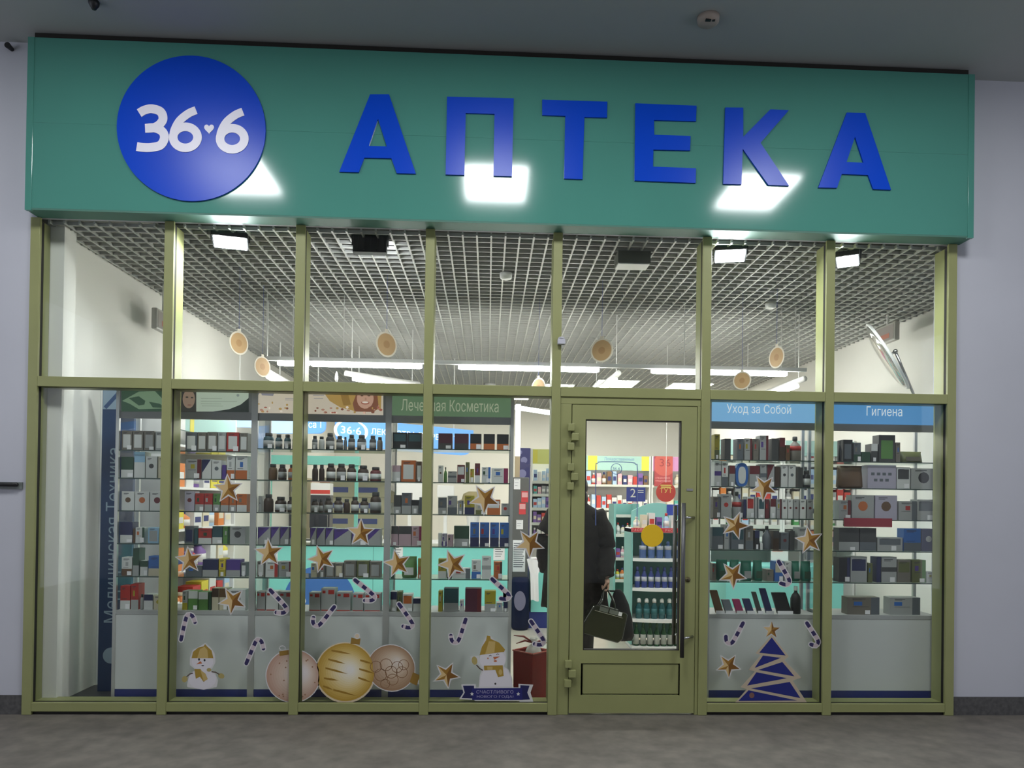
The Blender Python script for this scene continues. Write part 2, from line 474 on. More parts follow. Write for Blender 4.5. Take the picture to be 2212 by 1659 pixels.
ht = [(1427+36*(16*math.sin(t)**3)/17, 877-34*(13*math.cos(t)-5*math.cos(2*t)-2*math.cos(3*t)-math.cos(4*t))/15) for t in [2*math.pi*i/28 for i in range(28)]]
MB().prism(pw(zz(ht), DY), DY, LY-.0003).build('heart', m_signwhite, disc)

# ---------------------------------------------------------------- shop shell
SXL, SXR, SYB, ZG = -3.03, 4.16, 9.4, 3.315
struct(B(SXL-.3, SXR+.2, .0, SYB, -.05, -.0005).build('floor_shop', m_shopfloor))
struct(B(-3.02, -2.3, .145, .74, .0, .004).build('floor_strip', M('floor_strip_dark', (.035, .036, .04), .5)))  # thin dark strip added over the shop floor to darken this corner
struct(B(SXL-.12, SXL, .245, SYB, 0, 3.95).build('wall_shop_left', m_shopwall))
struct(B(SXR, SXR+.12, .25, SYB, 0, 3.95).build('wall_shop_right', m_shopwall))
struct(B(SXL-.12, SXR+.12, SYB, SYB+.12, 0, 3.95).build('wall_back', m_shopwall))
struct(B(SXL-.12, -2.935, .1005, .244, 0, 3.95).build('column_shop', m_shopwall))
struct(B(SXL-.12, SXR+.12, .02, SYB+.12, 3.95, 4.05).build('ceiling_void', m_void))
gr = MB()
gw, gh = .012, .024
x = SXL+.03
while x < SXR:
    gr.box(x-gw/2, x+gw/2, .03, SYB-.01, ZG, ZG+gh); x += .1
y = .07
while y < SYB-.02:
    gr.box(SXL+.002, SXR-.002, y-gw/2, y+gw/2, ZG+.0015, ZG+gh+.001); y += .1
struct(gr.build('ceiling_shop', m_grid, norm=False))
# ---------------------------------------------------------------- display cabinets behind the glass
CY0, CY1 = .17, .50
KICK = W(700, 1489.5, CY0).z
ZSH = [W(460, v, CY0).z for v in (974.5, 1034.5, 1105, 1175.5, 1246.5)] + [W(460, 1319.5, CY0).z]
HDR0 = W(460, 890, CY0).z
m_rail = M('grey_rail', (.40, .405, .40), .5)
CABS = {}
def cabinet(key, u0, u1, label, top_v=None):
    x0, x1 = W(u0, 1150, CY0).x, W(u1, 1150, CY0).x
    t = thing('display_cabinet', label, 'cabinet', ((x0+x1)/2, CY0, 0), 'glass shelved display cabinets in the window')
    zs = list(ZSH)
    if top_v: zs[0] = W(top_v[0], top_v[1], CY0).z
    pw_ = .022
    for a in (x0, x1-pw_):
        MB().box(a, a+pw_, CY0, CY0+pw_, .0, 2.262).box(a, a+pw_, CY1-pw_, CY1, .0, 2.262).build('upright', m_alu, t)
        MB().box(a+.006, a+.016, CY0+pw_, CY1-pw_, zs[5]-.02, 2.24).build('side_pane', m_acryl, t)
    MB().box(x0+pw_, x1-pw_, CY0+.004, CY0+.018, KICK, zs[5]-.028).build('base_panel', m_white, t)
    MB().box(x0+pw_, x1-pw_, CY0+.018, CY1, .01, zs[5]-.028).build('base_body', m_white, t)
    MB().box(x0+pw_, x1-pw_, CY0+.006, CY0+.017, .004, KICK).build('kick_plate', m_navy, t)
    MB().box(x0+pw_, x1-pw_, CY0+.001, CY1, zs[5]-.028, zs[5]).build('base_top', m_rail, t)
    for z in zs[:5]:
        MB().box(x0+pw_, x1-pw_, CY0+.003, CY1-.01, z-.006, z).box(x0+pw_, x1-pw_, CY0+.001, CY0+.003, z-.007, z, 1).build('glass_shelf', [m_shelfglass, m_shelfedge], t)
    MB().box(x0+pw_, x1-pw_, CY0+.008, CY0+.03, HDR0-.052, HDR0).build('top_rail', m_rail, t)
    CABS[key] = (t, x0, x1, zs)
    return t, x0+pw_, x1-pw_, zs
HD1 = 2.255
BACKLIT = .6      # the headers are light boxes
def header(t, x0, x1, mats, draw):
    mb = MB().box(x0, x1, CY0+.003, CY0+.03, HDR0, HD1)
    draw(mb)
    return mb.build('header_sign', mats, t)
HYF = CY0+.0022
def hp(mb, pts, m, k=1): mb.poly([(x, HYF-.0004*k, z) for x, z in pw(pts, HYF)], m)
def blob(mb, u, v, ru, rv, m, k=1, n=14, Y=None):
    Y = HYF if Y is None else Y
    c = W(u, v, Y); s = m_per_px(Y)
    mb.poly([(c.x+ru*s*math.cos(2*math.pi*i/n), Y-.0004*k, c.z+rv*s*math.sin(2*math.pi*i/n)) for i in range(n)], m)
# A: leaf, face and dark swoosh
t, x0, x1, _ = cabinet('leaf', 246, 546, 'display cabinet under a banner with a green leaf and a dark swoosh')
def dA(mb):
    hp(mb, [(262,889),(262,842),(362,844),(362,889)], 1)
    hp(mb, [(264,866),(300,846),(335,845),(361,872),(361,882),(300,884),(280,872)], 2, 2)
    hp(mb, [(278,860),(300,856),(314,866),(312,874),(300,876)], 1, 3)
    hp(mb, [(322,868),(345,872),(358,882),(330,880)], 1, 3)
    hp(mb, [(362,890),(362,844),(424,845),(424,890)], 3)
    blob(mb, 408, 862, 13, 20, 4, 2); blob(mb, 404, 858, 3, 1.6, 3, 3); blob(mb, 415, 859, 2.6, 1.5, 3, 3); blob(mb, 409, 875, 4, 1.4, 9, 3)
    hp(mb, [(424,889),(424,844),(537,846),(537,860),(520,874),(495,884),(460,889)], 5)
    hp(mb, [(537,860),(520,874),(495,884),(460,889.5),(537,890.5)], 6)
    for v, a, b in ((861, 434, 480), (867, 434, 512), (872.5, 434, 478), (877, 436, 482)): hp(mb, [(a, v-1), (b, v-.4), (b, v+.8), (a, v+.4)], 7, 2)
    blob(mb, 514, 854, 3, 3, 8, 2)
header(t, x0, x1, [m_rail, M('leaf_dark', '2b4631', .5, emit=BACKLIT), M('leaf_light', '6b8468', .5, emit=BACKLIT), M('hair_dark', '33332d', .5, emit=BACKLIT), M('printed_skin', '8b7564', .5, emit=BACKLIT),
                   M('pale_mint', 'a9b6a6', .5, emit=BACKLIT), M('near_black', '222a25', .5, emit=BACKLIT), M('mint_grey', '8b9988', .5, emit=BACKLIT), M('dot_grey', '7f8b86', .5, emit=BACKLIT), M('lip', '7a5347', .5, emit=BACKLIT)], dA)
# B: cream banner with smiling woman
t, x0, x1, _ = cabinet('woman', 546, 836, 'display cabinet under a cream banner with a smiling woman', (700, 970.5))
def dB(mb):
    hp(mb, [(552,892),(552,845),(828,849),(828,897)], 1)
    hp(mb, [(700,849),(824,850),(823,882),(808,888),(770,889),(735,880),(712,866)], 2, 2)
    hp(mb, [(735,850),(752,851),(758,874),(742,876)], 3, 3)
    hp(mb, [(770,850),(815,851),(818,880),(808,890),(766,889),(762,872)], 5, 3)
    blob(mb, 789, 861, 18, 22, 4, 4, 18)
    for u in (782, 797): blob(mb, u, 855, 3, 1.3, 6, 5)
    blob(mb, 789, 870, 9, 4, 7, 5); blob(mb, 789, 869, 7, 2.2, 8, 6); blob(mb, 790, 862, 2, 3, 9, 5)
    rnd = random.Random(3)
    for i in range(46):
        u = rnd.uniform(556, 826); blob(mb, u, rnd.uniform(880, 892) if i % 6 else rnd.uniform(866, 882), rnd.uniform(1.5, 4), rnd.uniform(1.2, 3), rnd.choice((5, 7, 9, 8, 2)), 4, 8)
    for v, a, b in ((861, 616, 640), (864, 616, 636), (854, 676, 700), (861, 678, 698)): hp(mb, [(a, v-.7), (b, v-.4), (b, v+.6), (a, v+.4)], 10, 2)
    hp(mb, [(564,849),(592,850),(590,855),(566,854)], 10, 2); blob(mb, 557, 850, 3, 3, 10, 2)
header(t, x0, x1, [m_rail, M('cream_print', 'cbbfae', .5, emit=BACKLIT), M('ochre_print', 'b08e4f', .5, emit=BACKLIT), M('straw_print', '94733a', .5, emit=BACKLIT), M('face_print', 'c39a85', .5, emit=BACKLIT), M('brown_hair_print', '80513c', .5, emit=BACKLIT),
                   M('eye_print', '5c4035', .5, emit=BACKLIT), M('mouth_print', 'a2604e', .5, emit=BACKLIT), M('teeth_print', 'e3d5c8', .5, emit=BACKLIT), M('nose_print', 'b08470', .5, emit=BACKLIT), M('violet_print', '85838f', .5, emit=BACKLIT)], dB)
# C: green banner
t, x0, x1, _ = cabinet('cosmetics', 836, 1107, 'display cabinet under the dull green lettered banner beside the passage', (1000, 970.3))
header(t, x0, x1, [M('banner_green', '5f7a5c', .5, emit=BACKLIT), M('banner_letter', 'a6ad93', .5, emit=BACKLIT)], lambda mb: text_px(mb, 'Лечебная Косметика', 867, 1077, 864, 889, HYF-.0005, 1))
# D, E: blue banners
t, x0, x1, _ = cabinet('self-care', 1528, 1776, 'display cabinet under the light blue banner next to the door')
header(t, x0, x1, [M('banner_blue', '6f9fc6', .5, emit=BACKLIT*1.4), M('banner_white', 'dfe6ea', .5, emit=BACKLIT)], lambda mb: text_px(mb, 'Уход за Собой', 1570, 1709, 873, 897, HYF-.0005, 1))
t, x0, x1, _ = cabinet('hygiene', 1785, 2034, 'display cabinet under the deeper blue banner at the far end from the leaf banner')
header(t, x0, x1, [M('banner_deep_blue', '4a80b0', .5, emit=BACKLIT*1.4), M('banner_white', 'dfe6ea', .5, emit=BACKLIT)], lambda mb: text_px(mb, 'Гигиена', 1872, 1949, 878, 899, HYF-.0005, 1))

# ---------------------------------------------------------------- goods on the glass shelves
PAL = {'W': ('white', 'c9cbc8'), 'w': ('grey-white', '9b9d9b'), 'k': ('taupe', '6f6a60'), 'D': ('charcoal', '3b3c3b'), 'K': ('black', '18191a'), 'G': ('dark green', '24452f'),
       'g': ('green', '55823f'), 'E': ('emerald green', '0f6650'), 'N': ('navy', '20264d'), 'B': ('blue', '2f62a8'), 'L': ('pale blue', '8fb4cf'), 'P': ('purple', '4b357f'),
       'R': ('red', 'a52e26'), 'r': ('dark red', '612024'), 'O': ('orange', 'b0602a'), 'o': ('brown', '5d4428'), 'b': ('dark brown', '3a2a1b'), 'Y': ('olive yellow', '9b9024'),
       'M': ('magenta', '8b2350'), 'T': ('dark teal', '2b4c52'), 't': ('teal', '4f8a8a'), 'C': ('cream', 'bdb59c'), 'S': ('slate grey', '5b6166'), 'y': ('yellow', 'd0b93a'),
       'p': ('pinkish', 'b298a0'), 'm': ('maroon', '4a1d30'), 'i': ('lilac', 'a9a4b4'), 'v': ('khaki', '5c6136')}
def pm(c): return M('pack_'+PAL[c][0].replace(' ', '_'), PAL[c][1], .48)
KIND = {'b': 'carton', 'j': 'jar', 't': 'bottle', 'u': 'tube', 'p': 'pouch', 'c': 'case', 'o': 'oval'}
FEAT = {'v': 'panel', 'h': 'top', 'f': 'base', 'd': 'dot', 'g': 'corner', 'e': 'edge', 'l': 'label', 's': 'stripe', 'q': 'red tag', 'x': 'squares', 'n': 'front'}
ORD = 'nearest second third fourth fifth sixth seventh eighth ninth tenth eleventh twelfth thirteenth fourteenth fifteenth sixteenth seventeenth'.split()
ROWN = ('top', 'second', 'third', 'fourth', 'fifth', 'bottom')
m_print = M('print_ink', '3a3a3c', .6)
def goods_item(x0, x1, y, z, h, kind, c1, c2, ft, tagged, dep=.09):
    w = x1-x0; c = ((x0+x1)/2, y+min(w, dep*1.3)/2, z)
    mats = [pm(c1), pm(c2), m_paper, m_print, pm('wkRBGOPY'[int(abs(x0)*7919) % 8])]
    nm = {'b': 'carton', 'j': 'jar', 't': 'bottle', 'u': 'tube', 'p': 'pouch', 'c': 'glasses_case', 'o': 'bottle'}[kind]
    yf = y
    if kind == 'b':
        mb = MB().box(x0, x1, y, y+dep, z, z+h)
        e = .0008
        def pl(a, b, c_, d_, m=1, k=1): mb.box(x0+w*a, x0+w*b, y-e*k, y, z+h*c_, z+h*d_, m)
        if ft == 'v': pl(.14, .86, .12, .8)
        elif ft == 'h': pl(0, 1, .6, 1)
        elif ft == 'f': pl(0, 1, 0, .38)
        elif ft == 'n': pl(.08, .92, .45, .9)
        elif ft == 'e': pl(.74, 1, 0, 1)
        elif ft == 's': pl(0, 1, .42, .6)
        elif ft == 'd': mb.prism([(x0+w*(.5+.22*math.cos(a)), z+h*.55+w*.22*math.sin(a)) for a in [i*math.pi/6 for i in range(12)]], y-e, y, 1)
        elif ft == 'g': mb.prism([(x0, z+h*.3), (x0+w*.95, z+h*.98), (x0, z+h*.98)], y-e, y, 1)
        elif ft == 'q':
            pl(.5, .92, .74, .93); pl(.03, .97, 0, .05); pl(.08, .3, .78, .9, 1)
        elif ft == 'x':
            for i in range(4): pl(.12+.2*i, .24+.2*i, .56, .68)
            for i in range(3): pl(.22+.2*i, .34+.2*i, .3, .42)
        if w > .025 and ft in '-vfdgesn' and c1 not in 'KNDPmbTG':      # printed lines and a small emblem
            sd = int(abs(x0)*5791) % 5
            pl(.16, .5+.06*sd, .885, .915, 3); pl(.16, .40+.05*sd, .835, .855, 3)
            if ft in '-fe': pl(.14+.06*sd, .40+.06*sd, .52, .74, 4); pl(.16, .66, .44, .458, 3)
        o = mb.build(nm, mats)
    elif kind in 'jt':
        r = w/2; cz = .72 if kind == 'j' else .62
        sy = min(1, dep/w*1.15)
        c = (c[0], y+r*sy+.001, z)
        n = 14
        if kind == 'j': prof = [(r*.93, 0), (r, .004), (r, h*.6), (r*.9, h*.72), (r*.62, h*.79), (r*.6, h*.8)]; cap = [(r*.66, h*.8), (r*.68, h*.81), (r*.68, h*.985), (r*.6, h)]
        else: prof = [(r*.95, 0), (r, .004), (r, h*.55), (r*.75, h*.68), (r*.34, h*.78), (r*.32, h*.84)]; cap = [(r*.38, h*.84), (r*.4, h*.85), (r*.38, h*.99), (r*.3, h)]
        o = MB().lathe(prof, c, n, 0, 1, sy).build(nm, mats[:1], None, True)
        MB().lathe(cap, c, n, 0, 1, sy).build('cap', M('cap_dark', (.03, .032, .028), .5) if ft != 'w' else m_wht, o, True)
        if ft in 'lv':
            MB().lathe([(r*1.012, h*.14), (r*1.012, h*.52)], c, n, 0, 1, sy).build('label_band', mats[1], o, True)
        elif ft == 'h':
            MB().lathe([(r*1.012, h*.42), (r*1.012, h*.6)], c, n, 0, 1, sy).build('label_band', mats[1], o, True)
        yf = c[1]-r*sy*1.02
    elif kind == 'u':
        mb = MB()
        mb.hexa([(x0+w*.1, y, z+.02), (x1-w*.1, y, z+.02), (x1-w*.1, y+w*.7, z+.02), (x0+w*.1, y+w*.7, z+.02), (x0, y+w*.3, z+h), (x1, y+w*.3, z+h), (x1, y+w*.4, z+h), (x0, y+w*.4, z+h)])
        o = mb.build(nm, mats, bevel=.003)
        B(x0+w*.18, x1-w*.18, y+w*.04, y+w*.62, z, z+.02).build('cap', mats[1], o)
    elif kind == 'o':       # flat oval bottle with a pale oval front
        n = 24
        def ov(a, b, zc): return [(c[0]+a*math.copysign(abs(math.cos(q))**.7, math.cos(q)), zc+b*math.copysign(abs(math.sin(q))**.8, math.sin(q))) for q in [2*math.pi*i/n for i in range(n)]]
        o = MB().prism(ov(w/2, h/2, z+h/2), y+.002, y+.05).build(nm, mats[:1], None)
        MB().prism(ov(w*.3, h*.36, z+h*.48), y, y+.002).build('label_panel', mats[1], o)
    elif kind == 'p':
        mb = MB()
        for a, s in ((0, 1), (1, 1)): pass
        rows = [(0, .9, .9), (.1, 1, 1), (.55, .97, .75), (.85, .93, .35), (1, .96, .08)]
        vs = []
        for f, sw, sd in rows:
            for q in range(12):
                an = 2*math.pi*q/12
                vs.append((c[0]+w/2*sw*math.copysign(abs(math.cos(an))**.6, math.cos(an)), y+dep/2+dep/2*sd*math.sin(an), z+h*f+(.006*math.sin(q*2.1) if 0 < f < 1 else 0)))
        fs = [(i*12+j, i*12+(j+1) % 12, (i+1)*12+(j+1) % 12, (i+1)*12+j) for i in range(4) for j in range(12)] + [list(range(12))[::-1], list(range(48, 60))]
        o = mb.add(vs, fs).build(nm, mats[:1], None, True)
        if ft in 'vfn': MB().box(x0+w*.2, x1-w*.2, y-.001, y+.004, z+h*.15, z+h*.5).build('label_panel', mats[1], o)
    else:       # slanted card or spectacles case
        mb = MB()
        s = -.32*h
        mb.hexa([(x0-s*.6, y, z), (x1-s*.3, y, z), (x1-s*.3, y+.03, z), (x0-s*.6, y+.03, z), (x0+s*.2, y+.03, z+h), (x1+s*.5, y+.03, z+h), (x1+s*.5, y+.05, z+h), (x0+s*.2, y+.05, z+h)])
        o = mb.build(nm, mats[:1], bevel=.004)
        MB().box(x0-s*.5, x1-s*.3, y-.012, y-.001, z, z+.022).build('price_strip', m_paper, o)
    if tagged and kind in 'bjt':
        a = x0+w*.55 if w > .05 else x0+w*.3
        MB().box(a, a+min(.036, w*.42), yf-.0035, yf-.0012, z+.004, z+.026+.006*(int(x0*997) % 3)).build('price_tag', m_paper, o)
    return o
CNAME = {'leaf': 'leaf-banner cabinet', 'woman': 'woman-banner cabinet', 'cosmetics': 'green-banner cabinet', 'self-care': 'pale-blue-banner cabinet', 'hygiene': 'deep-blue-banner cabinet'}
def shelf_goods(key, row, spec):
    t, cx0, cx1, zs = CABS[key]
    z = zs[row]+.0006
    items = spec.split()
    n = len(items)
    for i, s in enumerate(items):
        f = s.split(':')
        kind, u0, u1, h = f[0], float(f[1]), float(f[2]), float(f[3])
        c1 = f[4][0]; c2 = f[4][1] if len(f[4]) > 1 else 'W'; ft = f[5][0] if len(f) > 5 and f[5] else '-'
        Y = CY0+.03
        x0, x1 = W(u0, 1150, Y).x+.0015, W(u1, 1150, Y).x-.0015
        # the photo leans a little: follow it row by row
        dx = W((u0+u1)/2, 1150, Y).x-W((u0+u1)/2, (974, 1035, 1105, 1175, 1246, 1320)[row], Y).x
        x0 -= dx; x1 -= dx
        hh = h*m_per_px(Y)
        if row < 5: hh = min(hh, (zs[row-1]-.012-zs[row]) if row else 9)
        x0, x1 = max(x0, cx0+.026), min(x1, cx1-.026)
        o = goods_item(x0, x1, Y, z, hh, kind, c1, c2, ft, 'p' in (f[5] if len(f) > 5 else '') or (ft not in 'q-xd' and i % 2 == 0))
        k = n-1-i if key in ('leaf', 'woman', 'cosmetics') else i
        feat = '' if ft in '-wp' else ' with %s' % FEAT[ft] if ft == 'q' else ' with %s %s' % (PAL[c2][0], FEAT[ft])
        size = 'tall ' if h > 47 else 'low ' if h < 27 else ''
        kn = {'c': 'glasses case', 'o': 'oval bottle'}.get(kind, KIND[kind])
        tag(o, '%s%s %s%s, %s door on %s shelf, %s' % (size, PAL[c1][0], kn, feat, ORD[k] if k == 0 else ORD[k]+' nearest', ROWN[row], CNAME[key]),
            {'c': 'glasses case', 'o': 'bottle'}.get(kind, KIND[kind]), 'goods on the %s shelf of the %s cabinet' % (ROWN[row], key))
GOODS = {
'leaf': [
 'b:262:285:41:kW:v b:286:309:41:kW:v b:310:333:41:kw:v b:335:353:40:wW:v b:400:425:40:SW:v b:426:446:40:kW:v b:447:469:41:kW:v b:470:488:41:wW:v b:489:516:41:RW:v b:517:535:40:kW:v',
 'b:261:288:44:GW:f b:289:313:55:WL:h b:314:339:46:WD:d b:341:358:46:CD:d b:400:435:41:wr:e b:436:456:42:WN:g b:457:478:40:WS:d b:479:488:30:P:- b:489:507:50:WO:f b:508:534:50:WO:f',
 'b:262:290:40:Wo:d b:291:322:40:WO:d b:323:355:40:Wr:d b:398:420:42:ir:d b:421:440:38:Rw:f b:441:459:38:Rw:f b:460:475:38:gw:f b:476:494:36:Ow:f b:495:510:36:Ow:f b:511:533:38:OW:f',
 'b:259:286:44:NW:f b:287:291:30:o:- b:292:312:33:WG:e b:319:343:33:Lw:v b:344:355:32:P:- b:398:418:37:SN:v b:419:427:33:T:- b:428:457:32:RW:f b:458:480:37:TW:f b:481:495:37:gG:e b:496:530:37:wD:d',
 'b:262:285:39:Wo:f b:286:300:58:Gw:f b:302:319:32:WG:h b:320:354:42:BC:f b:400:436:22:S:- b:437:471:36:Nw:f b:472:487:38:yY:f b:488:519:36:Pw:f b:520:532:30:SW:v',
 'b:259:281:50:RW:f b:282:299:54:Rw:f j:301:309:32:w:- b:310:330:32:WN:h b:331:352:30:CY:d b:393:405:40:wY:f b:406:427:40:gW:h b:428:449:38:gW:h b:450:456:38:G:- b:457:472:46:Cb:h b:473:491:46:Co:h b:492:530:44:WS:d'],
'woman': [
 'j:565:589:34:Tw:l j:592:608:31:Tw:l j:611:627:31:Tw:l j:629:642:32:kw:l j:672:685:29:Sw:l j:686:700:28:W:- j:701:721:36:Dw:l j:724:740:30:Dw:l j:741:749:28:S:- j:750:766:33:Dw:l j:769:790:33:Dw:l j:796:812:32:Dw:l j:813:826:29:k:-',
 'j:577:597:34:o:- j:598:617:33:bw:l j:619:642:33:Ow:l j:672:686:34:b:- j:687:700:34:b:- j:702:723:37:bW:l j:724:746:37:bw:l j:747:768:36:bW:l j:770:795:34:bW:l j:797:822:31:rW:l',
 'b:548:565:34:wS:d j:566:588:38:b:- j:590:616:33:bW:l j:617:641:33:bW:l j:670:687:30:bw:l j:688:697:29:bw:l j:698:717:33:bw:l j:719:739:34:bw:l j:740:755:30:b:- j:756:774:35:bW:l j:776:795:33:bw:l j:797:822:46:bw:l',
 'b:547:584:37:wP:g b:585:604:38:wP:g b:605:624:38:wP:g b:625:641:38:wP:g b:670:683:37:wP:g b:684:702:37:wP:g b:703:720:37:wP:g b:721:758:35:wP:g b:760:794:34:wP:g b:795:822:36:wP:g',
 'b:546:571:33:kW:v b:573:600:33:WR:e b:602:632:33:wr:e b:671:689:30:Ck:e b:690:702:30:wk:e b:703:722:31:kw:v b:723:741:31:kC:v b:742:769:36:kw:v b:770:797:36:vw:v b:798:822:35:kw:v',
 'b:545:573:40:wR:q b:574:601:41:WR:q b:602:634:40:wR:q b:667:692:39:wR:q b:693:724:48:wR:q b:726:757:40:wR:q b:761:785:38:wR:q b:786:822:38:wR:q'],
'cosmetics': [
 'b:847:879:34:KT:n b:880:911:34:KT:n b:946:977:34:mD:f b:981:1012:34:mD:f b:1015:1040:34:KO:f b:1044:1069:34:KO:f b:1073:1099:34:KO:f',
 'b:845:865:35:Wp:h b:866:898:46:OW:v b:899:911:44:oW:v b:946:957:36:Wo:d t:958:966:33:g:- b:967:986:24:wS:s b:987:1004:38:rW:n b:1005:1014:44:v:- b:1015:1024:30:YC:f b:1025:1037:42:rW:f b:1040:1060:34:WB:e b:1061:1098:32:WM:e',
 'b:850:866:40:Dw:f b:867:888:45:Sw:f b:889:904:30:wK:h b:905:912:36:S:- b:946:964:36:Sw:f b:966:987:40:wS:f b:988:1001:30:wS:e b:1003:1025:41:YN:f b:1027:1050:26:Cv:f b:1052:1081:33:OW:n b:1083:1100:25:wR:d',
 'b:836:860:42:pD:h b:861:888:42:pD:h b:889:911:42:pM:e b:946:953:28:W:- b:954:965:27:iP:f b:966:979:25:p:- b:980:1013:44:Gw:f b:1015:1035:52:BN:f b:1036:1057:52:BN:f b:1058:1078:52:BN:f b:1079:1099:52:BN:f',
 'b:838:851:40:G:- p:866:900:46:gW:v b:902:911:42:OY:h b:946:964:42:YW:f b:965:976:30:mW:v b:977:1016:22:WS:e b:1018:1039:40:WB:f b:1040:1061:48:Ww:s b:1066:1085:37:Ob:e',
 'b:838:857:42:WN:h b:858:868:42:v:- b:869:891:37:WO:n b:892:911:28:WN:h b:946:956:44:Y:- b:958:990:50:Tw:f b:992:1002:24:W:- b:1004:1040:50:mr:e b:1046:1071:45:Yw:f b:1072:1086:20:w:- b:1087:1099:22:Nw:f'],
'self-care': [
 'b:1543:1555:55:Yv:f b:1565:1579:46:D:- b:1592:1606:46:S:- b:1608:1625:47:wr:e b:1627:1639:47:k:- b:1641:1660:54:wr:e b:1667:1682:48:D:- b:1684:1696:50:br:h b:1697:1707:34:o:- t:1709:1736:54:kR:h',
 'b:1543:1558:56:WP:s b:1559:1573:58:WS:f b:1575:1588:46:wr:h o:1589:1617:52:BW:v b:1619:1641:46:wr:h b:1642:1656:50:wS:s b:1657:1673:50:wr:g b:1674:1685:45:b:- b:1687:1702:49:WD:d b:1703:1719:49:WS:d b:1724:1735:44:D:- j:1737:1754:38:KW:l',
 'b:1540:1556:46:kS:e b:1557:1580:52:wR:d t:1584:1605:58:wR:h b:1606:1612:41:N:- b:1613:1629:47:WR:n b:1630:1637:46:wS:e b:1638:1652:46:WT:n b:1653:1662:42:r:- b:1664:1676:43:Wr:h b:1677:1688:43:wr:e b:1689:1701:43:Wr:d b:1702:1713:43:Wr:d b:1714:1726:43:wr:d b:1728:1741:43:Wr:d b:1743:1757:43:wr:d',
 'b:1538:1562:48:ST:h b:1564:1578:54:wS:e b:1579:1608:48:ST:n b:1610:1627:52:kS:f b:1630:1641:42:KN:h b:1642:1648:14:W:- t:1650:1669:52:S:- b:1670:1683:42:bD:h b:1687:1704:38:Sr:d b:1705:1717:42:D:- b:1723:1747:50:wr:d',
 'b:1538:1547:38:k:- p:1549:1576:46:EG:v p:1579:1601:46:EG:v p:1603:1628:44:Ew:v p:1630:1651:45:EG:v b:1656:1671:26:k:- b:1673:1692:44:BC:n b:1695:1710:44:W:- p:1712:1732:44:Ew:v p:1734:1756:44:EG:v',
 'c:1538:1560:50:or c:1562:1584:30:S c:1586:1606:31:M c:1608:1628:32:N c:1629:1644:47:D c:1646:1666:55:N c:1672:1708:46:K t:1712:1734:60:K:w'],
'hygiene': [
 't:1812:1820:46:K:- b:1821:1842:48:KS:v b:1844:1860:42:SG:f b:1861:1880:22:G:- b:1882:1896:40:DW:h b:1898:1934:60:Dg:v b:1935:1945:44:k:- p:1947:1999:25:vk:v',
 'p:1812:1870:50:ok:- b:1874:1936:52:iS:x b:1937:1966:48:WD:n b:1968:2023:46:wK:d',
 'b:1812:1838:42:wr:e b:1840:1888:54:wO:d b:1890:1938:54:io:d b:1941:1980:42:wS:e b:1981:2022:46:wS:n',
 'b:1812:1856:50:Dw:f b:1857:1893:50:DS:f b:1895:1950:30:wS:n b:1952:1989:50:BS:f b:1991:2022:50:Nw:d',
 'b:1812:1836:54:KN:e b:1837:1873:56:wN:n b:1875:1885:42:v:- b:1893:1903:56:N:- b:1904:1937:56:wD:s b:1938:1967:50:kv:n b:1970:2000:50:vg:e b:2001:2022:24:W:-',
 'b:1830:1900:38:kS:e b:1922:1988:38:wS:e']}
for key, rows in GOODS.items():
    for r, spec in enumerate(rows): shelf_goods(key, r, spec)
# red shelf talker clipped under the third shelf of the hygiene cabinet
a, b = W(1823, 1124, CY0-.004), W(1927, 1124, CY0-.004)
zz3 = CABS['hygiene'][3][2]
m_sr = M('strip_red', '8f2433', .5)
tag(MB().box(a.x, b.x, CY0-.006, CY0-.002, zz3-.052, zz3+.012).build('shelf_strip', m_sr), 'dark red promotional strip hanging under a shelf of the hygiene cabinet', 'shelf strip')
# blue board with vertical lettering behind the leaf cabinet
by = .56
a, b = W(216, 1180, by), W(270, 1180, by)
t = thing('banner_board', 'tall navy blue board with vertical lettering beside the leaf cabinet', 'board', ((a.x+b.x)/2, by, 0))
MB().box(a.x, b.x+.05, by, by+.03, .0045, 2.32).build('board', M('board_blue', '0b3059', .5), t)
m_let = M('board_letter', '8fa3b4', .5)
x = W(262, 1180, by).x
zl0, zl1 = W(240, 1345, by).z, W(240, 968, by).z
mb = MB(); text_on(mb, 'Медицинская Техника', (x, by-.001, zl0), (0, 0, zl1-zl0), (-.118, 0, 0)); mb.build('lettering', m_let, t)
c = W(240, 1416, by)
MB().prism([(c.x+.06*math.cos(q*math.pi/12), c.z+.06*math.sin(q*math.pi/12)) for q in range(24)], by-.002, by-.0003).build('emblem', m_let, t)
mb = MB(); z = W(235, 884, by).z
mb.box(a.x+.004, b.x+.04, by-.002, by-.0003, z, 2.3); mb.prism([(a.x+.01, z+.02), (a.x+.03, z), (b.x+.02, z+.2), (b.x, z+.22)], by-.003, by-.002, 1)
mb.build('picture', [M('pic_pale', '7f93a5', .5), M('pic_blue', '23416a', .5)], t)
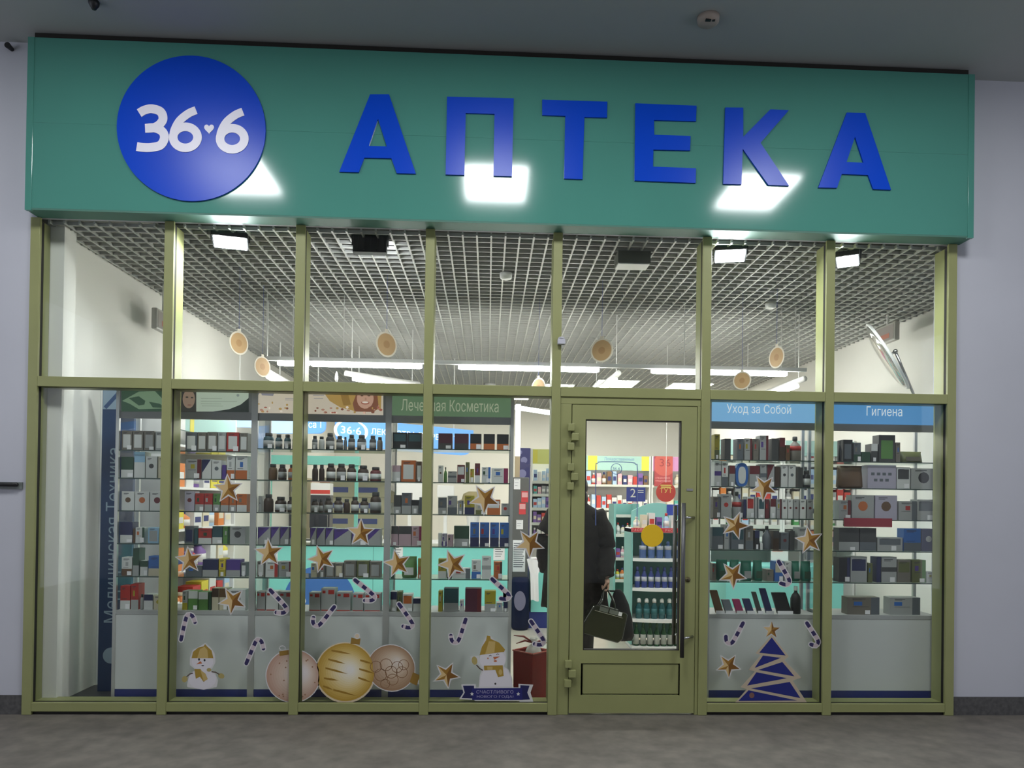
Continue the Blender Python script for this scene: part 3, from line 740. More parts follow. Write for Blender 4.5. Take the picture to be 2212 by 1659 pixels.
# ---------------------------------------------------------------- stickers on the window glass
YD = .0113
class Decal(MB):
    "flat printed layers, in photo pixels, on the outer face of the glass"
    def lay(s, pts, m, k=0, Y=YD): s.poly([(x, Y-.0003*k, z) for x, z in pw(pts, Y)], m); return s
    def ell(s, u, v, ru, rv, m, k=0, rot=0, n=28, a0=0, a1=360):
        ca, sa = math.cos(math.radians(rot)), math.sin(math.radians(rot))
        P = []
        for i in range(n+(a1-a0 < 360)):
            q = math.radians(a0+(a1-a0)*i/n); x, y = ru*math.cos(q), rv*math.sin(q)
            P.append((u+x*ca-y*sa, v+x*sa+y*ca))
        return s.lay(P, m, k)
m_swhite = M('sticker_white', 'c6c4c4', .5)
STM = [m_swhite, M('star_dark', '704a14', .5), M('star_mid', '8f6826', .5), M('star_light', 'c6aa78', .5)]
STARS = [(492.5,1056,30,-3,'between cabinet shelves three and four under the leaf banner'), (408,1210,28,-5,'over the storefront post below the leaf banner'), (502,1298,29,-29,'tilted, low under the leaf banner above the snowman'),
 (580.5,1194,30,-3,'under the purple cartons of the woman-banner cabinet, beside the post'), (695,1207,29,-20,'tilted, before the pale teal counter in the woman-banner cabinet'), (779,1151,29,2,'over the purple cartons of the woman-banner cabinet'),
 (858,1217,29,-12,'before the green pouch of the green-banner cabinet'), (978,1219,31,-21,'below the blue cartons of the green-banner cabinet'), (1047,1078,32,183,'pointing down, third shelf of the green-banner cabinet'),
 (1144,1174,31,180,'pointing down, in front of the passage beside the door'), (964.5,1458,28,172,'pointing down, beside the waving snowman'), (1650,1054,28,184,'pointing down, second shelf of the pale-blue-banner cabinet'),
 (1588,1135,29,20,'tilted, fourth shelf of the pale-blue-banner cabinet near the door'), (1748,1167,29,-9,'fourth shelf of the pale-blue-banner cabinet, side away from the door'), (1583,1242,29,177,'pointing down, over the emerald pouches'),
 (1573.5,1438,26,178,'pointing down, beside the blue paper tree')]
def star_pts(u, v, R, rot, inner=.40):
    return [(u+(R if i % 2 == 0 else R*inner)*math.sin(math.radians(rot+36*i)), v-(R if i % 2 == 0 else R*inner)*math.cos(math.radians(rot+36*i))) for i in range(10)]
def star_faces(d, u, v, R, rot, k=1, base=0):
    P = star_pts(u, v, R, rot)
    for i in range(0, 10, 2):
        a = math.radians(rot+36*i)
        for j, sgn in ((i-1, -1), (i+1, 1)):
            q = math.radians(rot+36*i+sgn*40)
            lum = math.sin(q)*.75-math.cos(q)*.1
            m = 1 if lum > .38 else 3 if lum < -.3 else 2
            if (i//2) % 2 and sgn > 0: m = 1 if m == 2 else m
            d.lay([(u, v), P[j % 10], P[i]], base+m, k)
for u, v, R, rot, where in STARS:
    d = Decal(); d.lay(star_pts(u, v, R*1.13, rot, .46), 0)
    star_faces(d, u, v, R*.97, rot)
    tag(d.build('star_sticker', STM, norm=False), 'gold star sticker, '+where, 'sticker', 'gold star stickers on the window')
m_cane_d, m_cane_l = M('cane_navy', '2b2450', .5), M('cane_pale', 'b7a9ae', .5)
CANES = [([(391,1382),(402,1335),(409,1328),(416,1331),(421,1344)], 'upright, above the small snowman'), ([(532,1433),(552,1387),(559,1382),(565,1386),(569,1401)], 'upright, above the pale bauble sticker'),
 ([(584,1275),(617,1311),(617,1320),(611,1324),(597,1323)], 'upside down, over red-tagged cartons beside the woman-banner post'), ([(722,1311),(691,1349),(682,1351),(676,1345),(677,1334)], 'hook down, directly above the big golden bauble'),
 ([(767,1253),(805,1284),(808,1292),(803,1297),(788,1297)], 'leaning, before the pale teal counter over red-tagged cartons'), ([(862,1305),(890,1345),(889,1353),(883,1356),(871,1353)], 'leaning, above the brown bauble sticker'),
 ([(1006,1338),(992,1380),(984,1388),(976,1384),(974,1373)], 'hook down, above the waving snowman'), ([(1063,1251),(1098,1284),(1098,1291),(1093,1294),(1082,1293)], 'leaning, at the passage end of the green-banner cabinet'),
 ([(1147,1342),(1173,1381),(1172,1390),(1166,1393),(1155,1391)], 'leaning, above the dark red bin'), ([(1682,1213),(1704,1251),(1703,1259),(1698,1263),(1687,1260)], 'leaning, among the emerald pouches'),
 ([(1605,1346),(1584,1385),(1576,1390),(1569,1385),(1568,1375)], 'hook down, on the door side of the blue paper tree'), ([(1743,1346),(1766,1382),(1766,1391),(1761,1395),(1752,1392)], 'leaning, beyond the blue paper tree, away from the door')]
def resample(P, step):
    L = [0]
    for i in range(1, len(P)): L.append(L[-1]+math.dist(P[i], P[i-1]))
    n = max(4, round(L[-1]/step)); out = []
    for k in range(n+1):
        t = L[-1]*k/n; i = max(1, next((j for j in range(1, len(L)) if L[j] >= t-1e-6), len(L)-1)); f = (t-L[i-1])/max(1e-6, L[i]-L[i-1])
        out.append((P[i-1][0]+(P[i][0]-P[i-1][0])*f, P[i-1][1]+(P[i][1]-P[i-1][1])*f))
    return out
for P, where in CANES:
    P = resample(spline(P, 8), 5.2); d = Decal()
    L, R_ = stroke(P, 12.5); d.lay(L+R_[::-1], 0); d.ell(*P[0], 6.2, 6.2, 0, .2, n=12); d.ell(*P[-1], 6.2, 6.2, 0, .2, n=12)
    L, R_ = stroke(P, 8)
    d.ell(*P[0], 4, 4, 1, 1, n=12); d.ell(*P[-1], 4, 4, 1, 1, n=12)
    for i in range(len(P)-1):
        d.lay([L[i], L[i+1], R_[i+1], R_[i]], 1 if (i//2) % 2 == 0 else 2, 1.4)
    tag(d.build('candy_cane_sticker', [m_swhite, m_cane_d, m_cane_l], norm=False), 'striped candy cane sticker, '+where, 'sticker', 'candy cane stickers on the window')
# snowmen
SNM = [m_swhite, M('snow_print', 'cfcbd0', .5), M('hat_gold', '9c7f31', .5), M('hat_pale', 'b99f62', .5), M('carrot', 'b4633a', .5), M('eye', '33302f', .5), M('twig', '4a342c', .5), M('mitten', 'a3945c', .5)]
d = Decal()
d.lay([(404,1484),(406,1466),(414,1454),(425,1449),(410,1436),(410,1422),(416,1404),(432,1396),(443,1389),(454,1397),(464,1412),(466,1430),(456,1447),(466,1456),(471,1470),(468,1484),(440,1490)], 0)
d.ell(437, 1467, 30, 22, 1, 1); d.ell(437.5, 1429, 23.5, 19, 1, 1.5)
d.lay([(414,1422),(417,1408),(428,1399),(440,1396),(443,1391),(447,1396),(457,1405),(461,1422)], 2, 2); d.lay([(426,1422),(432,1402),(442,1397),(448,1404),(450,1422)], 3, 2.5)
d.ell(430, 1424.5, 2.2, 2.6, 5, 3); d.ell(442, 1426, 2.2, 2.6, 5, 3); d.lay([(424,1435),(433,1428),(437,1433)], 4, 3); d.ell(438, 1438, 3, 1.2, 5, 3)
d.lay([(420,1445),(433,1445),(448,1467),(440,1473),(432,1462),(423,1466)], 2, 3); d.lay([(433,1447),(444,1455),(449,1467),(440,1472)], 3, 3.3); d.ell(451.5, 1447, 5, 4, 7, 3)
strip = lambda d, P, w, m, k: d.lay([*stroke(P, w)[0], *stroke(P, w)[1][::-1]], m, k)
strip(d, [(403,1462),(410,1456),(417,1454)], 2.2, 6, 3); strip(d, [(457,1451),(466,1452),(474,1457)], 2.2, 6, 3); d.ell(399, 1467, 6, 7, 7, 3, 20); d.ell(478, 1460, 7, 5.5, 7, 3, 20)
tag(d.build('snowman_sticker', SNM, norm=False), 'small snowman sticker with gold hat, low under the leaf banner', 'sticker', 'snowman stickers')
d = Decal()
d.lay([(1034,1485),(1036,1460),(1042,1446),(1030,1430),(1017,1430),(1016,1418),(1034,1416),(1036,1428),(1044,1438),(1036,1420),(1040,1396),(1049,1376),(1058,1372),(1092,1405),(1094,1424),(1088,1440),(1098,1446),(1106,1464),(1108,1485)], 0)
d.lay([(1036,1483),(1038,1462),(1046,1446),(1094,1444),(1103,1462),(1106,1483)], 1, 1); d.ell(1064, 1425, 28, 23, 1, 1.5)
d.lay([(1036,1415),(1041,1397),(1050,1383),(1052,1373),(1059,1374),(1060,1380),(1078,1388),(1091,1403),(1089,1408)], 2, 2); d.lay([(1048,1413),(1056,1385),(1070,1386),(1068,1410)], 3, 2.5)
for u, v in ((1059, 1416), (1075, 1413)): strip(d, [(u-3, v+1.5), (u, v-1), (u+3, v+1)], 1.4, 5, 3)
d.lay([(1065,1419),(1080,1418),(1068,1425)], 4, 3); d.ell(1070, 1428, 3.5, 2, 4, 3); d.ell(1054, 1422, 1.6, 1.6, 4, 3)
d.lay([(1045,1438),(1086,1437),(1088,1460),(1076,1463),(1070,1447),(1046,1448)], 2, 3); d.lay([(1052,1440),(1064,1440),(1064,1447),(1053,1447)], 3, 3.3); d.ell(1081, 1452, 4, 6, 3, 3.3)
strip(d, [(1029,1436),(1036,1444),(1043,1448)], 2.4, 6, 3); d.ell(1025, 1427, 6, 9, 7, 3, -10); d.ell(1070, 1477, 2.2, 2.2, 5, 3, n=10)
tag(d.build('snowman_sticker', SNM, norm=False), 'waving snowman sticker with gold hat, standing above the navy greeting ribbon', 'sticker', 'snowman stickers')
# greeting ribbon
d = Decal()
d.lay([(992,1510),(1001,1496),(996,1478),(1028,1478),(1028,1485),(1120,1485),(1120,1477),(1152,1479),(1146,1496),(1152,1516),(1122,1516),(1122,1514),(1026,1514),(1024,1512)], 0)
d.lay([(997,1508),(1004,1496),(1000,1481),(1024,1481),(1024,1509)], 1, 1); d.lay([(1124,1480),(1144,1481),(1139,1496),(1145,1511),(1124,1512)], 1, 1); d.lay([(1019,1487),(1128,1486),(1129,1512),(1020,1512)], 2, 2)
for u in (1019.5, 1119.5): d.lay(star_pts(u, 1499, 4.4, 0, .5), 0, 3)
for s, u0, u1, v0, v1 in (('СЧАСТЛИВОГО', 1029, 1109, 1491, 1498), ('НОВОГО ГОДА!', 1030, 1109, 1502, 1508.5)): text_px(d, s, u0, u1, v0, v1, YD-.0009, 3)
tag(d.build('ribbon_sticker', [m_swhite, M('ribbon_dark', '171a4d', .5), M('ribbon_navy', '1d1f63', .5), M('ribbon_letter', '9d97b4', .5)], norm=False), 'navy ribbon sticker with a new year greeting below the waving snowman', 'sticker')
# paper tree
d = Decal()
d.lay([(1667,1371),(1704,1418),(1694,1426),(1731,1464),(1712,1470),(1743,1517),(1588,1517),(1613,1489),(1600,1484),(1631,1450),(1617,1447),(1643,1415),(1632,1411)], 4)
for P in ([(1667,1377),(1697,1416),(1640,1410)], [(1648,1416),(1687,1421),(1630,1443)], [(1690,1430),(1716,1461),(1638,1447)], [(1634,1452),(1700,1465),(1614,1481)], [(1706,1473),(1729,1508),(1622,1487)], [(1617,1491),(1722,1513),(1595,1514)]): d.lay(P, 5, 1)
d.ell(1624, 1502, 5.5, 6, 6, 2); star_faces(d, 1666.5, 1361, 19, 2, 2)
d.lay(star_pts(1666.5, 1361, 21, 2, .46), 0, .6)
tag(d.build('tree_sticker', STM+[M('tree_outline', 'b3a48f', .5), M('tree_blue', '17206e', .5), M('tree_ball', '73514b', .5)], norm=False), 'navy Christmas tree sticker with gold star low beside the door', 'sticker')
def graded(d, u, v, a, b, du, dv, m0, n, k, rot=0, f1=.12):
    "n nested ellipses, centre drifting by (du, dv), materials m0 .. m0+n-1"
    for i in range(n):
        f = 1-(1-f1)*i/(n-1); d.ell(u+du*(1-f), v+dv*(1-f), a*f, b*f, m0+i, k+.12*i, rot, 40)
def ramp(nm, cols, n):
    out = []
    for i in range(n):
        t = i/(n-1)*(len(cols)-1); j = min(int(t), len(cols)-2); f = t-j
        out.append(M('%s_%d' % (nm, i), tuple(x+(y-x)*f for x, y in zip(lin(cols[j]), lin(cols[j+1]))), .5))
    return out
# three big bauble stickers low on the glass, cut where the post stands
def clip(P, x, keep_less):
    out = []
    for i in range(len(P)):
        a, b = P[i-1], P[i]
        ia, ib = (a[0] < x) == keep_less, (b[0] < x) == keep_less
        if ia != ib: t = (x-a[0])/(b[0]-a[0]); out.append((x, a[1]+(b[1]-a[1])*t))
        if ib: out.append(b)
    return out
class Clip(Decal):
    def __init__(s, lo, hi): super().__init__(); s.lo, s.hi = lo, hi
    def lay(s, pts, m, k=0, Y=YD):
        if s.hi: pts = clip(pts, s.hi, True)
        if s.lo and pts: pts = clip(pts, s.lo, False)
        if len(pts) > 2: super().lay(pts, m, k, Y)
        return s
BAM = [m_swhite, M('bauble_pink', 'b39a88', .5), M('bauble_pale', 'c9bdb4', .5), M('bauble_dot', '8f6a52', .5), M('cap_gold', '8a6a2a', .5), M('bauble_rose', 'a8836c', .5)]+ramp('rose', ['ad8c7a', 'bba292', 'ccb9aa', 'd4c9c4', 'd8d0d0'], 14)
t = thing('bauble_sticker', 'pale pinkish dotted bauble sticker partly behind the post', 'sticker', W(633, 1516, YD), 'big bauble stickers')
rnd = random.Random(5)
dots = [(rnd.uniform(582, 686), rnd.uniform(1412, 1508)) for i in range(26)]
for lo, hi in ((None, 632.5), (652.5, None)):
    d = Clip(lo, hi)
    d.ell(633, 1460, 60, 58.5, 0); graded(d, 633, 1460, 57.5, 56.5, 22, -10, 6, 14, .5)
    for u, v in dots:
        if (u-633)**2+(v-1460)**2 < 2700: d.ell(u, v, 1.8, 1.8, 3, 2.6, n=8)
    d.lay([(603,1407),(623,1404),(624,1414),(604,1417)], 4, 2.6)
    d.build('bauble_print', BAM, t, norm=False)
d = Decal(); R1 = [(610+6*math.cos(q*math.pi/8), 1400+5*math.sin(q*math.pi/8)) for q in range(16)]
for i in range(16):
    L, R_ = stroke([R1[i], R1[(i+1) % 16]], 2); d.lay(L+R_[::-1], 0, 2.2)
d.build('hook_ring', BAM, t, norm=False)
BGM = [m_swhite, M('golden', 'ab8a35', .5), M('golden_light', 'c4ad6d', .5), M('golden_cream', 'cdbf97', .5), M('golden_deep', '8f6c22', .5), M('cap_gold'), M('cream_rim', 'c8b79c', .5)]+ramp('gilt', ['a98735', 'b99b50', 'cab276', 'd4c49a', 'd9d0b8', 'd8d4cc'], 14)
d = Decal(); d.ell(746, 1453, 65.5, 66, 6); graded(d, 746, 1452, 62.5, 62.5, 12, -6, 7, 14, .5, 25)
for (u0, v0, u1, v1) in ((716,1405,760,1413),(709,1424,747,1434),(703,1443,752,1456),(700,1465,732,1470),(778,1426,806,1434),(776,1445,810,1455),(774,1464,803,1474),(720,1490,770,1503),(698,1482,720,1490)):
    d.lay([(u0, v0-1.8), ((u0+u1)/2, (v0+v1)/2-2.4), (u1, v1), ((u0+u1)/2, (v0+v1)/2+2.2), (u0, v0+1.8)], 4, 2.6)
o = tag(d.build('bauble_sticker', BGM, norm=False), 'big golden striped bauble sticker in the middle of the bauble group', 'sticker', 'big bauble stickers')
d = Decal(); d.lay([(757,1391),(759,1377),(770,1380),(779,1379),(777,1393),(768,1391)], 5, 2); d.ell(771.5, 1374, 6.5, 6.5, 0, 2.2); d.ell(771.5, 1374, 4.4, 4.4, 6, 2.4)
d.build('sticker_cap', BGM, o, norm=False)
BBM = [m_swhite, M('bauble_brown', '94775a', .5), M('bauble_tan', 'ab9378', .5), M('scale_line', '836044', .5), M('cap_gold'), M('bauble_haze', 'b7ab9c', .5)]+ramp('bronze', ['94765a', 'a48a70', 'b39d86', 'c0b09d', 'c9bfb4'], 12)
d = Decal(); d.ell(845, 1443, 53, 51, 0, .1, 25); graded(d, 845, 1443, 51, 49, 16, -17, 6, 12, .3, 25)
for u, v, r in ((822,1458,13),(845,1452,13),(834,1436,13),(858,1441,12),(832,1477,10),(868,1452,12),(812,1440,12),(848,1468,12),(872,1436,11)):
    R1 = [(u+r*math.cos(q*math.pi/9), v+r*math.sin(q*math.pi/9)) for q in range(18)]
    for i in range(18):
        if (R1[i][0]-845)**2+(R1[i][1]-1443)**2 < 2300:
            L, R_ = stroke([R1[i], R1[(i+1) % 18]], 1.3); d.lay(L+R_[::-1], 3, 2.2)
o = tag(d.build('bauble_sticker', BBM, norm=False), 'brown scale-patterned bauble sticker lying beside the golden one', 'sticker', 'big bauble stickers')
d = Decal(); d.lay([(892,1452),(908,1459),(900,1481),(885,1474)], 4, 1.2); d.ell(911, 1474, 8.5, 9, 0, 1.4); d.ell(911, 1474, 6, 6.5, 5, 1.6)
d.build('sticker_cap', BBM, o, norm=False)
# stickers on the door glass
YDOOR = .0095
d = Decal(); c = W(1409, 1157, YDOOR); r = 24.5*m_per_px(YDOOR)
d.prism([(c.x+r*math.cos(q*math.pi/24), c.z+r*math.sin(q*math.pi/24)) for q in range(48)], YDOOR-.0008, YDOOR)
tag(d.build('warning_sticker', M('warning_yellow', 'e0b71e', .5)), 'plain yellow round warning sticker on the door glass', 'sticker')
t = thing('hours_sticker', 'clear rounded sticker with thin blue outline and round emblem on the door glass', 'sticker', W(1332, 1135, YDOOR))
d = Decal(); m_ol = M('outline_blue', '6173a8', .5)
P = [(1287,1135),(1287,1012),(1291,1002),(1300,997.5),(1364,999),(1373,1004),(1377,1014),(1376,1136)]
L, R_ = stroke(spline(P, 3), 1.8)
for i in range(len(L)-1): d.lay([L[i], L[i+1], R_[i+1], R_[i]], 0, 0, YDOOR)
d.build('outline', m_ol, t, norm=False)
d = Decal(); R1 = [(1331.5+11.5*math.cos(q*math.pi/12), 1013+11.5*math.sin(q*math.pi/12)) for q in range(24)]
for i in range(24):
    L, R_ = stroke([R1[i], R1[(i+1) % 24]], 1.4); d.lay(L+R_[::-1], 0, 0, YDOOR)
text_px(d, '36,6', 1323.5, 1339.5, 1009, 1017, YDOOR, 0)
d.build('emblem', m_ol, t, norm=False)

# ---------------------------------------------------------------- hanging paper baubles
m_ball = [M('paper_peach', 'c49f70', .6), M('paper_edge', 'e6dccb', .6)]
YB = 1.0
def ceil_z(): return ZG
for u, v, ru, rv, Y, lab in ((516,741,12.5,25,.9,'nearest the leaf-banner end'), (835,744,19.5,27.5,1.0,'above the woman banner, broad face'), (1300,757,22.5,26,1.0,'above the shop door'), (1677.5,772,8,24,1.1,'edge-on beside the far end of the light rail'),
                        (1603,822,16,20,1.25,'behind the tube light, above the pale blue banner'), (567,792,11,22,1.4,'at the light rail corner over the leaf banner'), (1163,838,14,22,1.6,'half hidden behind the frame beside the passage')):
    c = W(u, v, Y); s = m_per_px(Y); R0 = rv*s; yaw = math.acos(min(1, ru/rv))
    t = thing('paper_bauble', 'flat tan paper bauble on a string, '+lab, 'decoration', (c.x, c.y, c.z-R0), 'hanging paper baubles')
    def disc_(r, y0, y1, m, nm, cap=False):
        mb = MB().prism([(c.x+r*math.cos(q*math.pi/16), c.z+r*math.sin(q*math.pi/16)) for q in range(32)], c.y+y0, c.y+y1)
        if cap: mb.box(c.x-R0*.16, c.x+R0*.16, c.y+y0, c.y+y1, c.z+R0*.95, c.z+R0*1.2)
        mb.turn(c, yaw if u < 1100 else -yaw); return mb.build(nm, m, t)
    disc_(R0, -.0015, .0015, m_ball[1], 'rim', True); disc_(R0*.86, -.0022, .0022, m_ball[0], 'print'); disc_(R0*.3, -.0028, .0028, M('paper_tan', 'b58c5c', .6), 'print_centre')
    MB().tube([(c.x, c.y, c.z+R0*1.18), (c.x, c.y, ZG+.01)], .0016, 5).build('ribbon', M('ribbon_blue', '4459a8', .5), t)
p = W(727, 814, 1.7)
tag(MB().lathe([(.002, .05), (.012, .02), (.016, -.02), (.004, -.06)], p, 10).build('tassel', m_wht, None, True), 'small white teardrop pendant hanging under the light rail', 'pendant')

# ---------------------------------------------------------------- lights in the shop
YR = 1.65
zr = W(1100, 787, YR).z
xa, xb = W(577, 790, YR).x, W(1741, 790, YR).x
t = thing('rail_lamp', 'long white suspended rail with glowing tubes along the shop front', 'lamp', ((xa+xb)/2, YR, zr-.06), 'suspended tube lights')
MB().box(xa, xb, YR-.02, YR+.02, zr-.012, zr+.022).build('rail', m_wht, t)
for u0, u1 in ((600, 668), (672, 912), (990, 1294), (1407, 1700)):
    a, b = W(u0, 790, YR).x, W(u1, 790, YR).x
    MB().tube([(a, YR, zr-.035), (a+.02, YR, zr-.035), (b-.02, YR, zr-.035), (b, YR, zr-.035)], [.016, .024, .024, .016], 12).build('light_tube', m_tube, t, True)
for u in (575, 632, 742, 1478, 1688, 1718):
    p = W(u, 780, YR)
    MB().tube([(p.x, YR, zr+.02), (p.x, YR, ZG+.01)], .004, 6).build('cable', m_wht, t)
def rail(P0, P1, lab, n=1):
    P0, P1 = Vector(P0), Vector(P1); d = (P1-P0); t = thing('rail_lamp', lab, 'lamp', (P0+P1)/2-Vector((0, 0, .06)), 'suspended tube lights')
    MB().tube([P0, P1], .028, 10).build('rail', m_wht, t, True)
    a, b = P0+d*.1, P0+d*.97
    MB().tube([a-Vector((0, 0, .045)), b-Vector((0, 0, .045))], .022, 12).build('light_tube', m_tube, t, True)
    for f in (.08, .9):
        q = P0+d*f; MB().tube([q, (q.x, q.y, ZG+.01)], .004, 6).build('cable', m_wht, t)
a = W(568, 797, YR+.1); rail(a, (a.x+.03, a.y+1.5, a.z), 'white tube lamp running back into the shop above the leaf cabinet')
a = W(746, 806, 2.4); rail(a, W(905, 830, 3.0), 'slanting white tube lamp behind the front rail above the woman banner')
a = W(1738, 818, YR+.1); rail(a, (a.x-.03, a.y+1.6, a.z), 'white tube lamp running back at the far end of the rail')
a = W(1336, 806, 2.0); rail(a, (a.x-.06, a.y+1.2, a.z), 'white tube lamp running back above the shop door')
m_panel_added = M('lamp_panel_added', (1, .97, .88), emit=9)
def panel_lamp(x, y, lab, s=.3):
    t = thing('ceiling_lamp', lab, 'ceiling light', (x, y, ZG-.02), 'square shop ceiling lamps')
    MB().box(x-s-.02, x+s+.02, y-s-.02, y+s+.02, ZG-.015, ZG-.0005).build('lamp_housing', m_wht, t)
    MB().box(x-s, x+s, y-s, y+s, ZG-.021, ZG-.015).build('diffuser', m_panel_in if y < 7.5 else m_panel_added, t)
for u, v, lab in ((1330, 830, 'square ceiling lamp deep in the shop above the door'), (1487, 836, 'square ceiling lamp deep in the shop beside the post after the door'), (1195, 838, 'square ceiling lamp deep in the shop beside the passage')):
    p = Wz(u, v, ZG-.02); panel_lamp(p.x, p.y, lab)
for i, (x, y) in enumerate(((-2.2, 7.75), (-.9, 7.75), (.4, 7.75), (1.9, 7.75), (3.5, 7.75))):  # added row of lamps, hidden by the transom, to light the shop
    panel_lamp(x, y, 'added square ceiling lamp at the back of the shop, %s from the leaf-banner side' % ('first', 'second', 'third', 'fourth', 'fifth')[i])
m_spot = M('spot_lens', (1, .97, .9), emit=30)
for u, v, lab in ((1059, 829, 'round white ceiling spot just above the frame beside the passage'), (677, 826, 'round white ceiling spot under the light rail above the woman banner')):
    p = Wz(u, v, ZG)
    t = thing('spot_lamp', lab, 'spot light', (p.x, p.y, ZG-.06), 'ceiling spots')
    MB().lathe([(.07, -.06), (.085, -.03), (.085, -.001)], (p.x, p.y, ZG), 18).build('lamp_housing', m_wht, t, True)
    MB().lathe([(.06, -.064), (.065, -.0602)], (p.x, p.y, ZG), 18).build('lens', m_spot, t)
def flood(u, v, Y, pitch, yaw, lab, w=.2, lens=None):
    c = W(u, v, Y)
    t = thing('flood_lamp', lab, 'flood light', (c.x, c.y, c.z), 'black flood lamps under the shop ceiling')
    h = .13
    mb = MB().box(c.x-w/2, c.x+w/2, c.y-.02, c.y+.025, c.z-h/2, c.z+h/2)
    for k in range(5): mb.box(c.x-w/2+.02+k*w*.19, c.x-w/2+.03+k*w*.19, c.y+.025, c.y+.04, c.z-h*.4, c.z+h*.4)
    mb.turn(c, pitch, 'X').turn(c, yaw).build('lamp_housing', m_black, t)
    MB().box(c.x-w/2+.012, c.x+w/2-.012, c.y-.024, c.y-.0202, c.z-h/2+.012, c.z+h/2-.012).turn(c, pitch, 'X').turn(c, yaw).build('lens', lens or m_flood, t)
    mb = MB()
    for s in (-1, 1): mb.box(c.x+s*(w/2+.008)-.004, c.x+s*(w/2+.008)+.004, c.y-.015, c.y+.015, c.z-.01, c.z+.075)
    mb.box(c.x-w/2-.012, c.x+w/2+.012, c.y-.015, c.y+.015, c.z+.07, c.z+.078)
    mb.turn(c, yaw)
    mb.box(c.x-.03, c.x+.03, c.y-.02, c.y+.02, c.z+.076, ZG+.022)
    mb.build('bracket', m_black, t)
flood(498, 520, .165, math.radians(66), math.radians(14), 'glowing flood lamp above the leaf-banner window', .235)
flood(800, 530, .165, math.radians(10), math.radians(180), 'dark flood lamp turned into the shop above the woman banner', .235, M('flood_lens_dim', (.93, .95, 1), emit=45))
flood(1577, 549, .165, math.radians(64), math.radians(-14), 'glowing flood lamp above the pale blue banner', .225)
flood(1831, 560, .165, math.radians(68), math.radians(-32), 'glowing flood lamp above the deep blue banner', .16)
p = Wz(1382, 522, ZG)
t = thing('air_curtain', 'dark box unit hung under the ceiling grid above the door', 'heater', (p.x, .30, ZG-.12))
B(p.x-.12, p.x+.12, .24, .40, ZG-.09, ZG-.001).build('housing', M('dark_grey_metal', (.06, .065, .05), .5), t); B(p.x-.115, p.x+.115, .25, .39, ZG-.096, ZG-.09).build('grille', m_wht, t)
for u, v, lab in ((1093, 590, 'white smoke detector on the ceiling grid beside the passage post'), (1665, 655, 'white smoke detector on the ceiling grid above the pale blue banner')):
    p = Wz(u, v, ZG)
    tag(MB().lathe([(.02, -.055), (.045, -.045), (.05, -.02), (.05, -.001)], (p.x, p.y, ZG), 18).build('smoke_detector', m_wht, None, True), lab, 'smoke detector', 'shop smoke detectors')
p = W(1212, 738, -.023)
tag(MB().box(p.x-.026, p.x+.026, -.06, -.0225, p.z-.024, p.z+.014).lathe([(.024, 0), (.02, .012), (.006, .016)], (p.x, -.041, p.z+.014), 14).build('door_sensor', M('sensor_white', 'b9b9c2', .5), None, bevel=.004), 'small pale door sensor on the post above the door hinge side', 'sensor')
m_exit = M('sign_grey', (.42, .41, .38), .4)
def exit_box(u, v, x, lab, s):
    d0 = W(u, v, 1.0)-EYE; q = EYE+d0*((x-EYE.x)/d0.x); y, z = q.y, q.z
    t = thing('exit_sign', lab, 'exit sign', (x, y, z-.1), 'exit signs')
    MB().box(x-.025, x+.025, y-.17, y+.17, z-.09, z+.09).build('sign_body', m_exit, t, bevel=.01)
    MB().box(x+s*.026, x+s*.0275, y-.15, y+.15, z-.07, z+.07).build('sign_face', M('sign_face', (.30, .27, .25), .4), t)
    MB().box(x+s*.0276, x+s*.029, y-.08, y+.10, z-.05, z-.005).build('sign_print', M('sign_red', (.42, .16, .11), .5), t)
    MB().tube([(x, y, z+.09), (x, y, ZG+.01)], .01, 8).build('hanger', m_wht, t)
exit_box(1917, 722, 3.85, 'small box sign with red print hanging by the wall beyond the deep blue banner', -1)
exit_box(352, 697, -2.86, 'small box sign hanging by the wall above the leaf banner', 1)
# convex mirror on an arm above the hygiene cabinet
c = W(1916, 770, .75)
ax = Vector((.76, -.44, .50)).normalized()      # faces into the shop
t = thing('wall_mirror', 'round convex mirror seen edge-on on a steel arm above the deep blue banner', 'mirror', (c.x, c.y, c.z-.3))
def dome(r, hgt, back):
    a = ax.cross(Vector((0, 1, 0))).normalized(); b = ax.cross(a)
    mb = MB(); n = 28; vs = []; k = 6
    for i in range(k+1):
        f = i/k
        vs += [c+(a*math.cos(2*math.pi*q/n)+b*math.sin(2*math.pi*q/n))*r*max(.001, math.cos(f*math.pi/2))-ax*hgt*math.sin(f*math.pi/2)+ax*back for q in range(n)]
    return mb.add(vs, [(i*n+j, i*n+(j+1) % n, (i+1)*n+(j+1) % n, (i+1)*n+j) for i in range(k) for j in range(n)]+[list(range(n))])
dome(.30, .05, 0).build('mirror_dish', M('mirror_face', (.75, .75, .74), .08, .9), t, True)
a_ = ax.cross(Vector((0, 1, 0))).normalized(); b_ = ax.cross(a_)
MB().tube([c+(a_*math.cos(q*math.pi/16)+b_*math.sin(q*math.pi/16))*.303+ax*.004 for q in range(33)], .012, 8).build('rim', m_wht, t, True)
p1 = c+ax*.07; e = W(1982, 872, .8)
MB().tube([c+ax*.005, p1], .008, 8).tube([p1, (p1+e)/2, e, (e.x+.04, e.y, 2.3)], .011, 10).ball(p1, .02, .02, .02).build('arm', m_steel, t, True)
